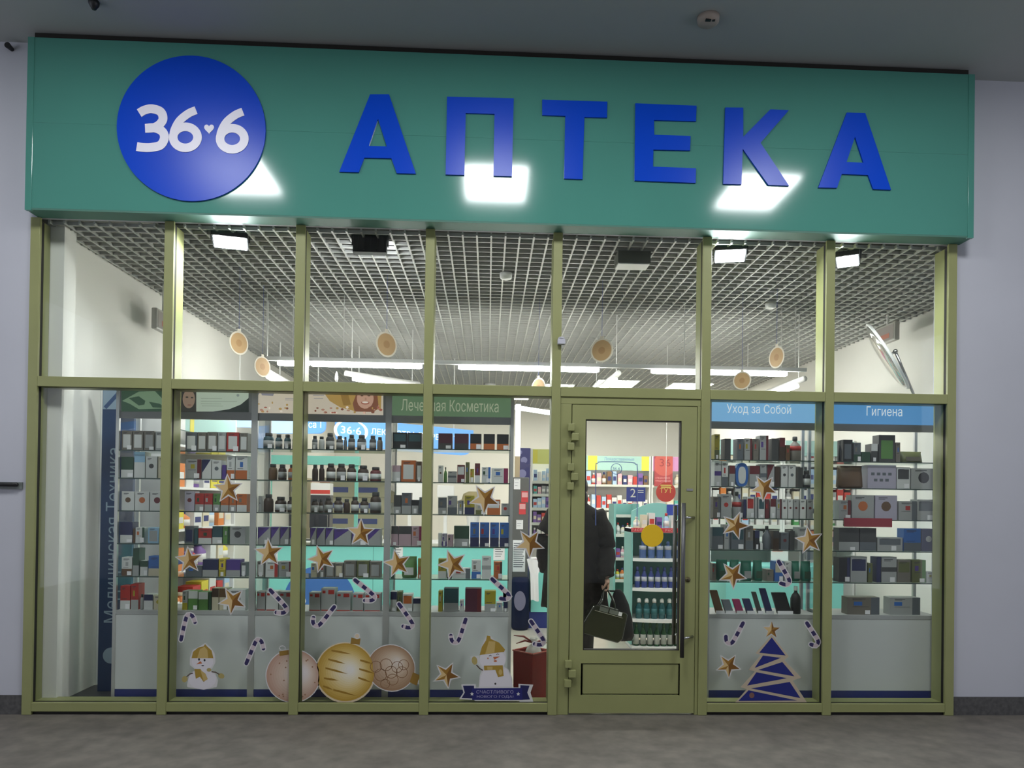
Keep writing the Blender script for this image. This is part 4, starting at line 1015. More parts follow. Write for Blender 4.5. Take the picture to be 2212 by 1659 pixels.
# ---------------------------------------------------------------- inside the shop
CLR = {'white': 'd6d6d2', 'pale blue': 'a9c3dc', 'pink': 'd8a9b4', 'red': 'b8392f', 'orange': 'd07a34', 'yellow': 'd6c83c', 'green': '4f9a58', 'navy': '27306a', 'violet': '77569a', 'cream': 'd8ceb4', 'teal': '4ea39b', 'brown': '7b5a3c', 'grey': '8e9090', 'black': '242424'}
def cm(c): return M('box_'+c.replace(' ', '_'), CLR[c], .5)
def small_goods(x0, x1, y, z, hmax, n, where, seed, cols=None, face='y', dep=.1, kinds='bbbt'):
    "n small packs standing side by side along a shelf; face y: towards the window, x: along a side wall"
    rnd = random.Random(seed); cols = cols or list(CLR)
    step = (x1-x0)/n
    for i in range(n):
        w = step*rnd.uniform(.72, .95); h = hmax*rnd.uniform(.6, 1); c = rnd.choice(cols); c2 = rnd.choice(['white', 'white', 'cream', 'red', 'navy'])
        a = x0+step*i+(step-w)/2
        kind = rnd.choice(kinds)
        if kind == 'b':
            mb = MB()
            if face == 'y': mb.box(a, a+w, y, y+dep, z, z+h).box(a+w*.12, a+w*.88, y-.0015, y, z+h*.3, z+h*.62, 1)
            else: mb.box(y-dep if face == 'x+' else y, y if face == 'x+' else y+dep, a, a+w, z, z+h)
            if face == 'x+': mb.box(y, y+.0015, a+w*.12, a+w*.88, z+h*.3, z+h*.62, 1)
            if face == 'x-': mb.box(y-.0015, y, a+w*.12, a+w*.88, z+h*.3, z+h*.62, 1)
            o = mb.build('medicine_box', [cm(c), cm(c2)])
        else:
            r = min(w, dep)/2
            q = (a+w/2, y+r, z) if face == 'y' else ((y-r if face == 'x+' else y+r), a+w/2, z)
            o = MB().lathe([(r*.95, 0), (r, .004), (r, h*.6), (r*.45, h*.78), (r*.42, h*.82)], q, 12).build('bottle', cm(c), None, True)
            MB().lathe([(r*.5, h*.82), (r*.5, h*.98), (r*.4, h)], q, 12).build('cap', cm(c2), o, True)
            MB().lathe([(r*1.015, h*.15), (r*1.015, h*.5)], q, 12).build('label_band', cm('white'), o, True)
        tag(o, '%s %s, %s from post side, %s' % (c, 'medicine box' if kind == 'b' else 'bottle', ORD[i] if i else 'first', where), 'box' if kind == 'b' else 'bottle', where)
def shelving(name, label, cat, x0, x1, y0, y1, zs, ztop, m=None, head=None, open_to='y', group=None, lip=.04):
    m = m or m_wht
    t = thing(name, label, cat, ((x0+x1)/2, (y0+y1)/2, 0), group)
    e = .025
    if open_to == 'y':
        MB().box(x0, x0+e, y0, y1, 0, ztop).build('side_panel', m, t); MB().box(x1-e, x1, y0, y1, 0, ztop).build('side_panel', m, t)
        MB().box(x0+e, x1-e, y1-.02, y1, 0, ztop).build('back_panel', m, t)
    else:
        MB().box(x0, x1, y0, y0+e, 0, ztop).build('side_panel', m, t); MB().box(x0, x1, y1-e, y1, 0, ztop).build('side_panel', m, t)
        bx = (x0, x0+.02) if open_to == 'x+' else (x1-.02, x1)
        MB().box(*bx, y0+e, y1-e, 0, ztop).build('back_panel', m, t)
    for z in zs:
        if open_to == 'y':
            o = MB().box(x0+e, x1-e, y0+.01, y1-.021, z-.02, z).build('shelf', m, t); MB().box(x0+e, x1-e, y0, y0+.0095, z-lip, z+.004).build('price_rail', M('price_rail', 'c9ccc4', .4), o)
        else: MB().box(x0+.021 if open_to == 'x+' else x0, x1 if open_to == 'x+' else x1-.021, y0+e, y1-e, z-.02, z).build('shelf', m, t)
    if head:
        hz = head[0]
        if open_to == 'y': MB().box(x0+e, x1-e, y0, y0+.03, hz, ztop-.01).build('header_sign', head[1], t)
        elif open_to == 'x+': MB().box(x1-.03, x1, y0+e, y1-e, hz, ztop-.01).build('header_sign', head[1], t)
    return t
# shelving along the wall behind the leaf cabinet
m_hw = M('header_teal', '9fc4bd', .5)
x1_ = -2.52
t = shelving('wall_shelving', 'white shelving with striped header running back behind the leaf cabinet', 'shelving', SXL+.002, x1_, .78, 2.35, (.5, .85, 1.2, 1.55, 1.9), 2.32, None, (2.02, m_hw), 'x+', 'shop shelving units')
MB().box(x1_-.002, x1_+.003, 1.22, 1.30, 2.02, 2.30).build('yellow_stripe', M('stripe_yellow', 'd9cf4a', .5), t); MB().box(x1_-.002, x1_+.003, .81, 1.12, 2.02, 2.30).build('white_stripe', m_wht, t)
for k, z in enumerate((.5, .85, 1.2, 1.55)):
    small_goods(.83, 2.3, x1_-.02, z+.001, .24, 8, '%s shelf behind the leaf-banner cabinet' % ('lowest', 'second', 'third', 'fourth')[k], 20+k, ['white', 'cream', 'orange', 'red', 'pale blue', 'yellow', 'violet', 'white'], 'x+', .14)
# teal service counter
YC = 3.3
ca, cb = W(568, 1230, YC).x, W(1099, 1230, YC).x
zc = W(760, 1176, YC).z
t = thing('service_counter', 'long pale teal service counter with a blue round emblem behind the woman-banner cabinet', 'counter', ((ca+cb)/2, YC, 0))
MB().box(ca, cb, YC, YC+.55, .1, zc).build('front_panel', m_teal, t); MB().box(ca+.02, cb-.02, YC+.02, YC+.5, 0, .1).build('kick_plate', m_navy, t)
MB().box(ca-.02, cb+.02, YC-.03, YC+.58, zc, zc+.03).build('worktop', m_wht, t)
for u in (832, 806): MB().box(W(u, 1230, YC).x-.003, W(u, 1230, YC).x+.003, YC-.002, YC, .1, zc).build('panel_joint', M('joint_teal', (.1, .32, .3), .5), t)
c = W(690, 1300, YC-.004); r = 76*m_per_px(YC)
em = MB().prism([(c.x+r*math.cos(q*math.pi/24), c.z+r*math.sin(q*math.pi/24)) for q in range(48)], YC-.006, YC-.0005).build('emblem', M('emblem_blue', '3f6fb4', .35), t)
mb = MB(); text_px(mb, '36·6', 640, 740, 1290, 1322, YC-.008); mb.build('emblem_digits', m_wht, em)
for u, v in ((587, 1198), (858, 1187), (1078, 1191)):
    c = W(u, v, YC-.004)
    n_ = {587: 'behind a gold star under the purple cartons', 858: 'just above the star on the green-banner cabinet', 1078: 'near the passage end'}[u]
    o = tag(MB().box(c.x-.065, c.x+.065, YC-.004, YC-.001, c.z-.1, min(c.z+.1, zc-.006)).build('notice', m_paper), 'white printed notice on the teal counter, '+n_, 'notice', 'notices on the counter')
    mb = MB()
    for k in range(6): mb.box(c.x-.045, c.x+.045-.012*(k % 3), YC-.0055, YC-.0042, c.z+.07-.026*k, c.z+.078-.026*k)
    mb.build('print', m_dim, o)
# overhead green canopy beam
a, b = W(577, 994, 3.9), W(778, 994, 3.9)
tag(MB().box(a.x, b.x, 3.85, 3.95, W(680, 1004, 3.9).z, W(680, 985, 3.9).z).box(a.x+.02, a.x+.06, 3.88, 3.92, zc+.03, W(680, 1004, 3.9).z).box(b.x-.06, b.x-.02, 3.88, 3.92, zc+.03, W(680, 1004, 3.9).z).build('counter_canopy', M('canopy_teal', '6fb5a6', .5)), 'green teal canopy beam on posts over the service counter', 'canopy')
# lit blue signs over the counter
m_lit = M('sign_lit_blue', '5f96d8', .5, emit=.75); m_litp = M('sign_lit_pale', 'a8ccf2', .5, emit=.9); m_litw = M('sign_lit_white', 'f4f8ff', .5, emit=1.1)
def lit_sign(lab, P0, P1, h, rx, draw, rounded=True):
    P0, P1 = Vector(P0), Vector(P1); d = P1-P0; n = Vector((d.y, -d.x, 0)).normalized()
    t = thing('hanging_sign', lab, 'sign', (P0+P1)/2, 'lit blue signs over the counter')
    L = d.length; e = d/L; r = rx
    pts = [P0+Vector((0, 0, h)), P1+Vector((0, 0, h))]
    pts += [P1-e*r+e*r*math.cos(q)+Vector((0, 0, r-r*math.sin(q))) for q in [i*math.pi/12 for i in range(7)]]
    pts += [P0+e*r-e*r*math.sin(q)+Vector((0, 0, r-r*math.cos(q))) for q in [i*math.pi/12 for i in range(7)]]
    MB().slab(pts, -n*.06).build('sign_panel', m_lit, t)
    mb = MB(); draw(mb, P0+n*.003, d, h); mb.build('lettering', [m_litw, m_litp], t)
    for f in (.15, .85):
        q = P0+d*f-n*.03; MB().tube([q+Vector((0, 0, h)), (q.x, q.y, ZG+.01)], .008, 6).build('hanger', m_wht, t)
YS = 3.7
a, b = W(583, 936, YS), W(702, 936, YS)
def dk(mb, P, d, h):
    mb.add([P, P+d*.42, P+d*.42+Vector((0, 0, h)), P+Vector((0, 0, h))], [(0, 1, 2, 3)], 1)
    text_on(mb, 'Касса 1', P+d*.46+Vector((0, 0, h*.30))-Vector((0, .003, 0)), d*.47, (0, 0, h*.36))
lit_sign('lit blue rounded sign for cash desk one above the counter', a, b, .22, .08, dk)
a = W(505, 922, 3.0); b = W(542, 925, 3.0)
tag(MB().box(a.x, b.x, 3.0, 3.05, a.z, a.z+.14).build('lightbox', m_litp), 'small pale blue lit panel behind the top of the leaf cabinet', 'sign')
MB().box(a.x+.04, a.x+.05, 3.02, 3.03, a.z+.14, ZG+.01).build('hanger', m_wht, bpy.data.objects['lightbox'])
P0, P1 = W(726, 962, YS), W(1022, 985, YS+.9)
def dl(mb, P, d, h):
    z = Vector((0, 0, 1)); o = Vector((0, -.003, 0))
    text_on(mb, '36·6', P+d*.03+z*h*.44+o, d*.135, z*h*.26)
    for s in (0, 1):
        c = P+d*.098+z*h*.55+o
        pts = [(.105*math.cos(q)*(1 if s else -1), .42*math.sin(q)) for q in [(-.35+.7*i/12)*math.pi for i in range(13)]]
        L, R_ = stroke(pts, .02)
        mb.add([c+d*x+z*h*y*.9 for x, y in L+R_[::-1]], [[i, i+1, 24-i, 25-i] for i in range(12)])
    text_on(mb, 'ЛЕКАРСТВА ПО РЕЦЕПТАМ', P+d*.235+z*h*.46+o, d*.72, z*h*.26)
lit_sign('long lit blue sign with white circle emblem and lettering above the counter', P0, P1, .34, .16, dl)
# drawer cabinets against the back
m_cream = M('drawer_cream', 'c2bb9c', .5); m_lblb = M('drawer_label', '515a92', .5)
YD2 = 6.2
for k, (u0, u1) in enumerate(((548, 656), (690, 838))):
    a, b = max(SXL+.01, W(u0, 1090, YD2).x), W(u1, 1090, YD2).x
    t = thing('drawer_cabinet', 'cream cabinet of wide drawers with blue labels behind the woman-banner cabinet, %s' % ('beside the leaf cabinet' if k == 0 else 'by the monitors'), 'cabinet', ((a+b)/2, YD2, 0), 'drawer cabinets')
    MB().box(a, b, YD2, YD2+.5, 0, 1.78).build('carcass', m_cream, t)
    for i in range(7):
        z0 = .05+.24*i
        dr_ = MB().box(a+.012, b-.012, YD2-.018, YD2-.0005, z0, z0+.225).build('drawer', m_cream, t, bevel=.004)
        mb = MB()
        for f in (.12, .55): mb.box(a+(b-a)*f, a+(b-a)*(f+.3), YD2-.021, YD2-.0182, z0+.07, z0+.15)
        mb.build('drawer_label', m_lblb, dr_)
# things on the counter
m_scr = M('screen_dark', (.018, .02, .025), .25)
def monitor(u0, u1, v0, v1, Y, lab, m=None):
    a, b = W(u0, v1, Y), W(u1, v0, Y); zt = zc+.0305
    t = thing('monitor', lab, 'monitor', ((a.x+b.x)/2, Y, zt), 'monitors on the counter')
    MB().box(a.x, b.x, Y, Y+.04, a.z, b.z).build('screen', m or m_scr, t, bevel=.006)
    MB().box((a.x+b.x)/2-.02, (a.x+b.x)/2+.02, Y+.012, Y+.03, zt+.01, a.z+.03).box((a.x+b.x)/2-.09, (a.x+b.x)/2+.09, Y-.04, Y+.08, zt, zt+.012).build('stand', m or m_scr, t)
monitor(624, 643, 1111, 1137, 3.46, 'small black monitor on the counter beside the woman-banner post')
monitor(668, 680, 1109, 1140, 3.46, 'narrow black monitor on the counter beyond the woman-banner post')
monitor(687, 707, 1112, 1142, 3.46, 'black monitor on the counter before the drawer cabinet')
monitor(849, 921, 1044, 1082, 3.62, 'large white-backed monitor on the counter behind the green-banner cabinet', m_wht)
monitor(944, 981, 1049, 1074, 3.62, 'white-backed monitor beside the straw hat on the counter', m_wht)
a, b = W(671, 1060, 3.62), W(713, 1044, 3.62)
zt = zc+.0305
tag(MB().box(a.x, b.x, 3.62, 3.8, zt, a.z-.05).build('cash_register', M('register_dark', (.03, .03, .035), .4)), 'dark cash register tower under the red and white box', 'register')
o = tag(MB().box(a.x, b.x, 3.62, 3.8, a.z-.0495, b.z).build('carton', M('box_white')), 'white carton with broad red band on top of the dark cash register', 'carton')
MB().box(a.x-.001, b.x+.001, 3.618, 3.62, a.z-.035, a.z+.012).build('red_band', cm('red'), o)
c = W(1022, 1085, 3.7)
t = thing('straw_hat', 'straw coloured wide hat lying on the counter by the passage', 'hat', (c.x, 3.75, zt))
m_straw = M('straw', '9a8d63', .8, bump=.4, scale=60)
hz = c.z-.02
MB().lathe([(.05, zt+.0), (.09, hz-.06), (.1, hz)], (c.x, 3.75, 0), 14).build('stand', m_wht, t)
MB().lathe([(.26, hz), (.27, hz+.01), (.14, hz+.05), (.12, hz+.12), (.06, hz+.15)], (c.x, 3.75, 0), 24).build('straw_body', m_straw, t, True)
small_goods(W(776, 1150, 3.4).x, W(828, 1150, 3.4).x, 3.36, zt, .16, 4, 'counter below the drawer cabinet', 50, ['white', 'yellow', 'cream'], kinds='t')
small_goods(W(846, 1150, 3.4).x, W(900, 1150, 3.4).x, 3.36, zt, .14, 3, 'counter before the white monitor', 51, ['yellow', 'teal', 'cream'])
# dark cabinet beside the passage with notices, bin in front
YF = 3.45
a, b = W(1108, 1200, YF), W(1141, 1200, YF)
zt2 = W(1124, 1031, YF).z
t = thing('fridge', 'tall dark grey cabinet beside the passage covered with paper notices', 'cabinet', ((a.x+b.x)/2, YF, 0))
MB().box(a.x-.02, b.x, YF, YF+.4, .05, zt2).build('cabinet_body', M('dark_grey', (.10, .10, .095), .5), t, bevel=.012); MB().box(a.x-.01, b.x-.01, YF+.03, YF+.37, 0, .05).build('foot', m_black, t)
def note(u0, u1, v0, v1, Y, m, lab, lines=0, red=False):
    p, q = W(u0, v1, Y), W(u1, v0, Y)
    o = tag(MB().box(p.x, q.x, Y-.003, Y-.0006, p.z, q.z).build('notice', m), lab, 'notice', 'notices on the dark cabinet')
    if lines:
        mb = MB(); h = (q.z-p.z)
        for k in range(lines): mb.box(p.x+.01, q.x-.012-.01*(k % 3), Y-.0042, Y-.0031, q.z-h*(.12+.8*k/lines), q.z-h*(.09+.8*k/lines))
        mb.build('print', m_dim, o)
    if red: MB().box(p.x+.006, q.x-.006, Y-.0042, Y-.0031, p.z+(q.z-p.z)*.45, q.z-(q.z-p.z)*.12).build('print', M('note_print', 'd8a0a0', .5), o)
m_nr = M('note_red', 'c23a3e', .5)
note(1110, 1124, 1034, 1057, YF, m_paper, 'upper white slip on the dark cabinet beside the passage', 3)
note(1126, 1141, 1061, 1085, YF, m_nr, 'upper red card on the dark cabinet', 0, True); note(1121, 1136, 1086, 1111, YF, m_nr, 'lower red card on the dark cabinet', 0, True)
note(1115, 1130, 1123, 1143, YF, m_paper, 'white slip below the red cards on the dark cabinet', 3)
note(1107, 1135, 1167, 1235, YF, m_paper, 'large white printed sheet low on the dark cabinet', 12)
YB2 = 3.15
a, b = W(1109, 1290, YB2), W(1142, 1290, YB2)
t = thing('waste_bin', 'navy bin with pale round emblem standing before the dark cabinet', 'bin', ((a.x+b.x)/2, YB2+.12, 0))
zt3 = W(1124, 1250, YB2).z
MB().lathe([(.085, 0), (.10, .03), (.105, zt3-.05), (.09, zt3)], ((a.x+b.x)/2, YB2+.13, 0), 20).build('bin_body', M('bin_navy', (.005, .010, .036), .8, spec=.1), t, True)
c = W(1123, 1298, YB2+.02)
MB().prism([(c.x+.066*math.cos(q*math.pi/12), c.z+.11*math.sin(q*math.pi/12)) for q in range(24)], YB2+.016, YB2+.026).build('emblem', M('emblem_lilac', '6d6c84', .5), t)
# poster with navy balls above, on a panel
YP = 4.6
a, b = W(1116, 1032, YP), W(1146, 968, YP)
t = thing('poster', 'navy poster printed with pale balls behind the passage', 'poster', ((a.x+b.x)/2, YP, a.z))
MB().box(a.x-.02, b.x, YP, YP+.03, 0, b.z).build('poster_board', M('poster_navy', '2b2a66', .5), t)
for k, (u, v, r) in enumerate(((1123, 977, 5), (1121, 992, 7), (1132, 994, 7), (1130, 1006, 8), (1128, 1023, 9), (1142, 1006, 4))):
    c = W(u, v, YP); r *= m_per_px(YP)
    MB().prism([(c.x+r*math.cos(q*math.pi/9), c.z+r*math.sin(q*math.pi/9)) for q in range(18)], YP-.002-.001*k, YP-.0003).build('printed_ball', M('poster_ball_%d' % (k % 2), ('7f7da6', '3a3868')[k % 2], .5), t)
# lit portal frame
YQ = 3.95
a, b = W(1113, 985, YQ), W(1125, 878, YQ)
m_led = M('led_white', (.93, .96, 1), emit=3.2)
t = thing('light_portal', 'white glowing LED portal frame at the top of the passage', 'lamp', (a.x, YQ, a.z))
MB().box(a.x, b.x, YQ, YQ+.06, a.z, W(1119, 873, YQ).z).build('light_post', m_led, t)
p0, p1 = W(1113, 875, YQ), W(1197, 888, 5.3)
MB().hexa([p0-Vector((0, 0, .05)), p1-Vector((0, 0, .06)), p1+Vector((0, .06, -.06)), p0+Vector((0, .06, -.05)), p0, p1, p1+Vector((0, .06, 0)), p0+Vector((0, .06, 0))]).build('light_beam', m_led, t)
MB().box(a.x-.002, b.x-.002, YQ, YQ+.06, 0, a.z).build('post_lower', M('post_sand', 'b5a283', .5), t)
# shelving seen through the passage
YW = 6.0
a, b = W(1147, 1000, YW).x, W(1222, 1000, YW).x
zsl = [W(1170, v, YW).z for v in (1164, 1129, 1097, 1067, 1039)]; zt4 = W(1170, 969, YW).z
t = shelving('wall_shelving', 'white shelving with yellow header seen through the passage beside the door', 'shelving', a, b, YW, YW+.42, zsl, zt4, None, (W(1170, 1002, YW).z, M('header_yellowgreen', 'd3d77c', .5)), 'y', 'shop shelving units')
MB().box(a+.03, a+.10, YW-.003, YW-.0005, W(1170, 1000, YW).z, zt4-.02).build('yellow_stripe', M('stripe_yellow'), t)
for k, cols in enumerate((['white', 'red', 'violet', 'cream'], ['grey', 'red', 'violet', 'white'], ['white', 'pale blue', 'violet', 'yellow'], ['grey', 'pink', 'teal', 'white'], ['pale blue', 'pale blue', 'white'])):
    small_goods(a+.04, b-.04, YW+.02, zsl[k]+.001, (.2, .2, .2, .17, .2)[k], 7, '%s shelf of the passage shelving' % ('lowest', 'second', 'third', 'fourth', 'top')[k], 60+k, cols)
# low teal cabinet in the passage, white cloth
YL = 3.35
a, b = W(1147, 1280, YL), W(1188, 1280, YL)
t = thing('low_cabinet', 'low pale teal cabinet on a navy plinth in the passage', 'cabinet', ((a.x+b.x)/2, YL, 0))
z0, z1 = W(1165, 1322, YL).z, W(1165, 1234, YL).z
MB().box(a.x, b.x+.12, YL, YL+.5, z0, z1).build('front_panel', m_teal, t); MB().box(a.x-.03, b.x+.12, YL+.01, YL+.5, 0, z0).build('plinth', m_navy, t)
small_goods(a.x+.02, b.x+.1, YL+.1, z1+.001, .2, 5, 'top of the low teal cabinet in the passage', 70, ['white', 'red', 'violet', 'pink'])
p = W(1152, 1298, YL-.15); q = W(1154, 1208, YL-.15)
mb = MB(); vs = []
for i in range(7):
    f = i/6; zz_ = q.z+(p.z-q.z)*f
    for j in range(7):
        g = j/6-.5; wv = (.045+.05*max(0, .35-f)*2)
        vs.append((p.x+g*2*wv+.03*(f*.6)+(.03 if f < .2 and g > 0 else 0), p.y+.012*math.sin(j*1.9)+.01*f, zz_+.01*math.sin(j)))
tag(mb.add(vs, [(i*7+j, i*7+j+1, (i+1)*7+j+1, (i+1)*7+j) for i in range(6) for j in range(6)]).slab([(p.x-.04, p.y+.02, q.z), (p.x+.05, p.y+.02, q.z), (p.x+.05, p.y+.02, q.z+.01), (p.x-.04, p.y+.02, q.z+.01)], (0, .16, 0)).build('cloth', m_paper, None, True), 'white cloth hanging in the passage before the low teal cabinet', 'cloth')
# dark red bin by the glass
c = W(1148, 1420, .42)
t = thing('red_bin', 'dark red square open bin turned cornerwise behind the glass beside the door', 'bin', (c.x, .42, 0))
zt5 = W(1147, 1412, .30).z; hw = .137
def diamond(r, z): return [(c.x+r*math.sin(q*math.pi/2), .42-r*math.cos(q*math.pi/2), z) for q in range(4)]
mb = MB(); o4, i4, b4 = diamond(hw, 0), diamond(hw-.012, .02), diamond(hw, zt5)
mb.add(diamond(hw*.96, 0)+diamond(hw, zt5)+diamond(hw-.014, zt5)+diamond(hw*.9, .02), [(0, 1, 5, 4), (1, 2, 6, 5), (2, 3, 7, 6), (3, 0, 4, 7), (4, 5, 9, 8), (5, 6, 10, 9), (6, 7, 11, 10), (7, 4, 8, 11), (8, 9, 13, 12), (9, 10, 14, 13), (10, 11, 15, 14), (11, 8, 12, 15), (3, 2, 1, 0), (12, 13, 14, 15)])
mb.build('bin_body', m_red, t)
mb = MB(); r_ = diamond(hw+.002, zt5); mb.tube([Vector(r_[i % 4]) for i in range(5)], .006, 6, cap=False); mb.build('rim', M('red_rim', (.30, .05, .03), .4), t)
# clear bag with red ribbons standing in the bin
p = W(1152, 1395, .42)
t = thing('gift_bag', 'clear bag tied with red ribbons sticking out of the red bin', 'bag', (c.x, .42, .03))
MB().lathe([(.05, .03), (.07, .1), (.07, zt5-.03), (.05, zt5+.02), (.012, zt5+.055), (.03, zt5+.09)], (c.x+.015, .42, 0), 14).build('clear_bag', M('clear_film', 'aaa59c', .2), t, True)
m_rib = M('ribbon_red', '7a2a25', .5)
for dx, dz in ((-.15, .06), (-.13, .0), (.11, .0)):
    MB().tube([(c.x+.015, .42, zt5+.055), (c.x+.015+dx*.5, .41, zt5+.075+dz*.5), (c.x+.015+dx, .42, zt5+.05+dz)], [.006, .008, .003], 8).build('ribbon', m_rib, t, True)
# ---------------- seen through the door
YK = 8.6
a, b = W(1262, 1000, YK).x, W(1406, 1000, YK).x
zsl = [W(1330, v, YK).z for v in (1196, 1161, 1129, 1098, 1047)]; zt6 = W(1330, 984, YK).z; zh = W(1330, 1016, YK).z
t = shelving('wall_shelving', 'white back wall shelving with a yellow and teal header seen through the door glass', 'shelving', a, b, YK, YK+.4, zsl, zt6, None, (zh, M('header_teal')), 'y', 'shop shelving units')
mb = MB()
for u0, u1 in ((1270, 1290), (1386, 1402)): mb.box(W(u0, 1000, YK).x, W(u1, 1000, YK).x, YK-.003, YK-.0005, zh, zt6-.01)
mb.build('yellow_end', M('stripe_yellow'), t)
mb = MB(); text_px(mb, 'Лекарственные', 1305, 1370, 988, 997, YK-.004); mb.build('lettering', M('letter_blue', '6f93b8', .5), t)
for k, cols in enumerate((['white', 'green', 'yellow'], ['red', 'yellow', 'white'], ['white', 'cream', 'orange'], ['red', 'pale blue', 'white', 'white'], ['pale blue', 'violet', 'brown', 'navy', 'cream', 'pink', 'red'])):
    small_goods(a+.04, b-.04, YK+.02, zsl[k]+.001, (.2, .2, .2, .26, .26)[k], 12 if k > 1 else 6, '%s shelf of the back wall shelving' % ('lowest', 'second', 'third', 'fourth', 'top')[k], 80+k, cols)
a2, b2 = W(1408, 1000, YK).x, W(1530, 1000, YK).x
t = shelving('wall_shelving', 'white back wall shelving with pink header panel seen beside the red poster', 'shelving', a2, b2, YK, YK+.4, zsl, zt6, None, (zh, M('header_pink', 'c98fc0', .5)), 'y', 'shop shelving units')
for k in range(3, 5): small_goods(a2+.3, b2-.1, YK+.02, zsl[k]+.001, .24, 5, '%s shelf of the pink-headed shelving' % ('', '', 'third', 'fourth', 'top')[k], 90+k, ['teal', 'white', 'cream', 'brown'])
def board(u0, u1, v0, v1, Y, m, nm, lab, cat, draw=None, mats=None):
    p, q = W(u0, v1, Y), W(u1, v0, Y)
    t = thing(nm, lab, cat, ((p.x+q.x)/2, Y, p.z))
    MB().box(p.x, q.x, Y-.012, Y-.001, p.z, q.z).build('board', m, t)
    if draw: mb = MB(); draw(mb, p, q, Y-.0135); mb.build('print', mats, t)
    return t
def d36(mb, p, q, y):
    w, h = q.x-p.x, q.z-p.z
    r = w*.62; mb.poly([(min(max(p.x+w*.55+r*math.cos(i*math.pi/20), p.x), q.x), y+.0006, min(p.z+h*.72+r*math.sin(i*math.pi/20), q.z)) for i in range(40)], 0)
    text_on(mb, '36', (p.x+w*.28, y, p.z+h*.66), (w*.6, 0, 0), (0, 0, h*.25), 1)
    text_on(mb, 'СПЕЦИАЛЬНОЕ', (p.x+w*.06, y, p.z+h*.24), (w*.8, 0, 0), (0, 0, h*.06), 2); text_on(mb, 'ПРЕДЛОЖЕНИЕ', (p.x+w*.06, y, p.z+h*.14), (w*.84, 0, 0), (0, 0, h*.06), 2)
board(1413, 1453, 986, 1050, YK-.02, M('poster_red', '9c3a40', .5), 'poster', 'red promotional poster with a big number beside the shelving seen through the door', 'poster', d36, [M('poster_coral', 'b8564f', .5), M('poster_dark', '8a3337', .5), M('poster_pink', 'dca0a0', .5)])
def dtut(mb, p, q, y):
    w, h = q.x-p.x, q.z-p.z; text_on(mb, 'ТУТ', (p.x+w*.18, y, p.z+h*.46), (w*.64, 0, 0), (0, 0, h*.24), 0); mb.box(p.x+w*.25, q.x-w*.25, y, y+.001, p.z+h*.72, p.z+h*.78, 0); mb.box(p.x+w*.22, q.x-w*.22, y, y+.001, p.z+h*.82, p.z+h*.87, 0)
YG = 2.2
cc = W(1438.5, 1063, 3.4)
t = thing('round_sign', 'red round hanging sign with yellow letters beside the red poster', 'sign', (cc.x, 3.4, cc.z-.1))
r = 21.5*m_per_px(3.4)
MB().prism([(cc.x+r*math.cos(i*math.pi/20), cc.z+r*math.sin(i*math.pi/20)) for i in range(40)], 3.4, 3.408).build('disc', M('disc_red', 'b2392f', .5), t)
mb = MB(); dtut(mb, Vector((cc.x-r, 0, cc.z-r)), Vector((cc.x+r, 0, cc.z+r)), 3.3985); mb.build('lettering', M('letter_yellow', 'dcc266', .5), t)
MB().tube([(cc.x, 3.404, cc.z+r*.98), (cc.x, 3.404, ZG+.01)], .003, 6).build('cord', m_wht, t)
def d2(mb, p, q, y):
    w, h = q.x-p.x, q.z-p.z; text_on(mb, '2', (p.x+w*.2, y, p.z+h*.3), (w*.28, 0, 0), (0, 0, h*.6))
    for k in range(2): mb.box(p.x+w*.6, p.x+w*.9, y, y+.001, p.z+h*(.62+.14*k), p.z+h*(.68+.14*k))
board(1353, 1394, 1053, 1083, 5.4, M('promo_blue', '2f3f95', .5), 'promo_board', 'blue board with a white figure two seen through the door', 'sign', d2, m_wht)
p = W(1372, 1083, 5.4)
tag(MB().box(p.x-.02, p.x+.02, 5.402, 5.43, 0, p.z-.002).box(p.x-.15, p.x+.15, 5.3, 5.55, 0, .02).build('board_stand', m_wht), 'thin white post carrying the blue board with figure two', 'stand')
# teal gondola with rounded front and rows of bottles
ga, gb = W(1362, 1250, YG).x, W(1494, 1250, YG).x
gx = (ga+gb)/2; gr_ = (gb-ga)/2
def bow(x0, x1, y, bulge, z0, z1, yb, m=0, n=14):
    P = [(x0+(x1-x0)*i/n, y-bulge*math.sin(math.pi*i/n)) for i in range(n+1)]+[(x1, yb), (x0, yb)]
    return [(px_, py_, z0) for px_, py_ in P], z1-z0
def bowbox(mb, *a, m=0):
    P, h = bow(*a); return mb.slab(P, (0, 0, h), m)
t = thing('display_stand', 'pale teal display stand with bowed shelves of bottles seen through the door', 'display stand', (gx, YG+.1, 0))
zg = [W(1415, v, YG).z for v in (1396, 1337, 1270, 1206, 1143)]
ztop = W(1415, 1086, YG).z
m_gt = M('stand_teal', '7fb3ac', .5)
for x in (ga, gb-.02): MB().box(x, x+.02, YG, YG+.36, .05, zg[4]).build('side_panel', m_gt, t)
MB().box(ga+.02, gb-.02, YG+.34, YG+.36, .05, zg[4]).build('back_panel', m_gt, t)
bowbox(mb := MB(), ga+.02, gb-.02, YG+.01, .05, 0, zg[0]-.03, YG+.34); mb.build('plinth', M('plinth_blue', '37508a', .5), t)
for z in zg[:4]: bowbox(mb := MB(), ga+.021, gb-.021, YG, .07, z-.03, z, YG+.338); mb.build('shelf', m_wht, t)
bowbox(mb := MB(), ga, gb, YG, .08, zg[4]-.035, zg[4]+.004, YG+.36); mb.build('top_shelf', m_wht, t)
bowbox(mb := MB(), ga, gb, YG-.004, .082, zg[4]-.03, zg[4]+.012, YG+.002); rs = mb.build('red_strip', M('strip_sale', 'c0333a', .5), t)
mb = MB(); zc_ = zg[4]-.02
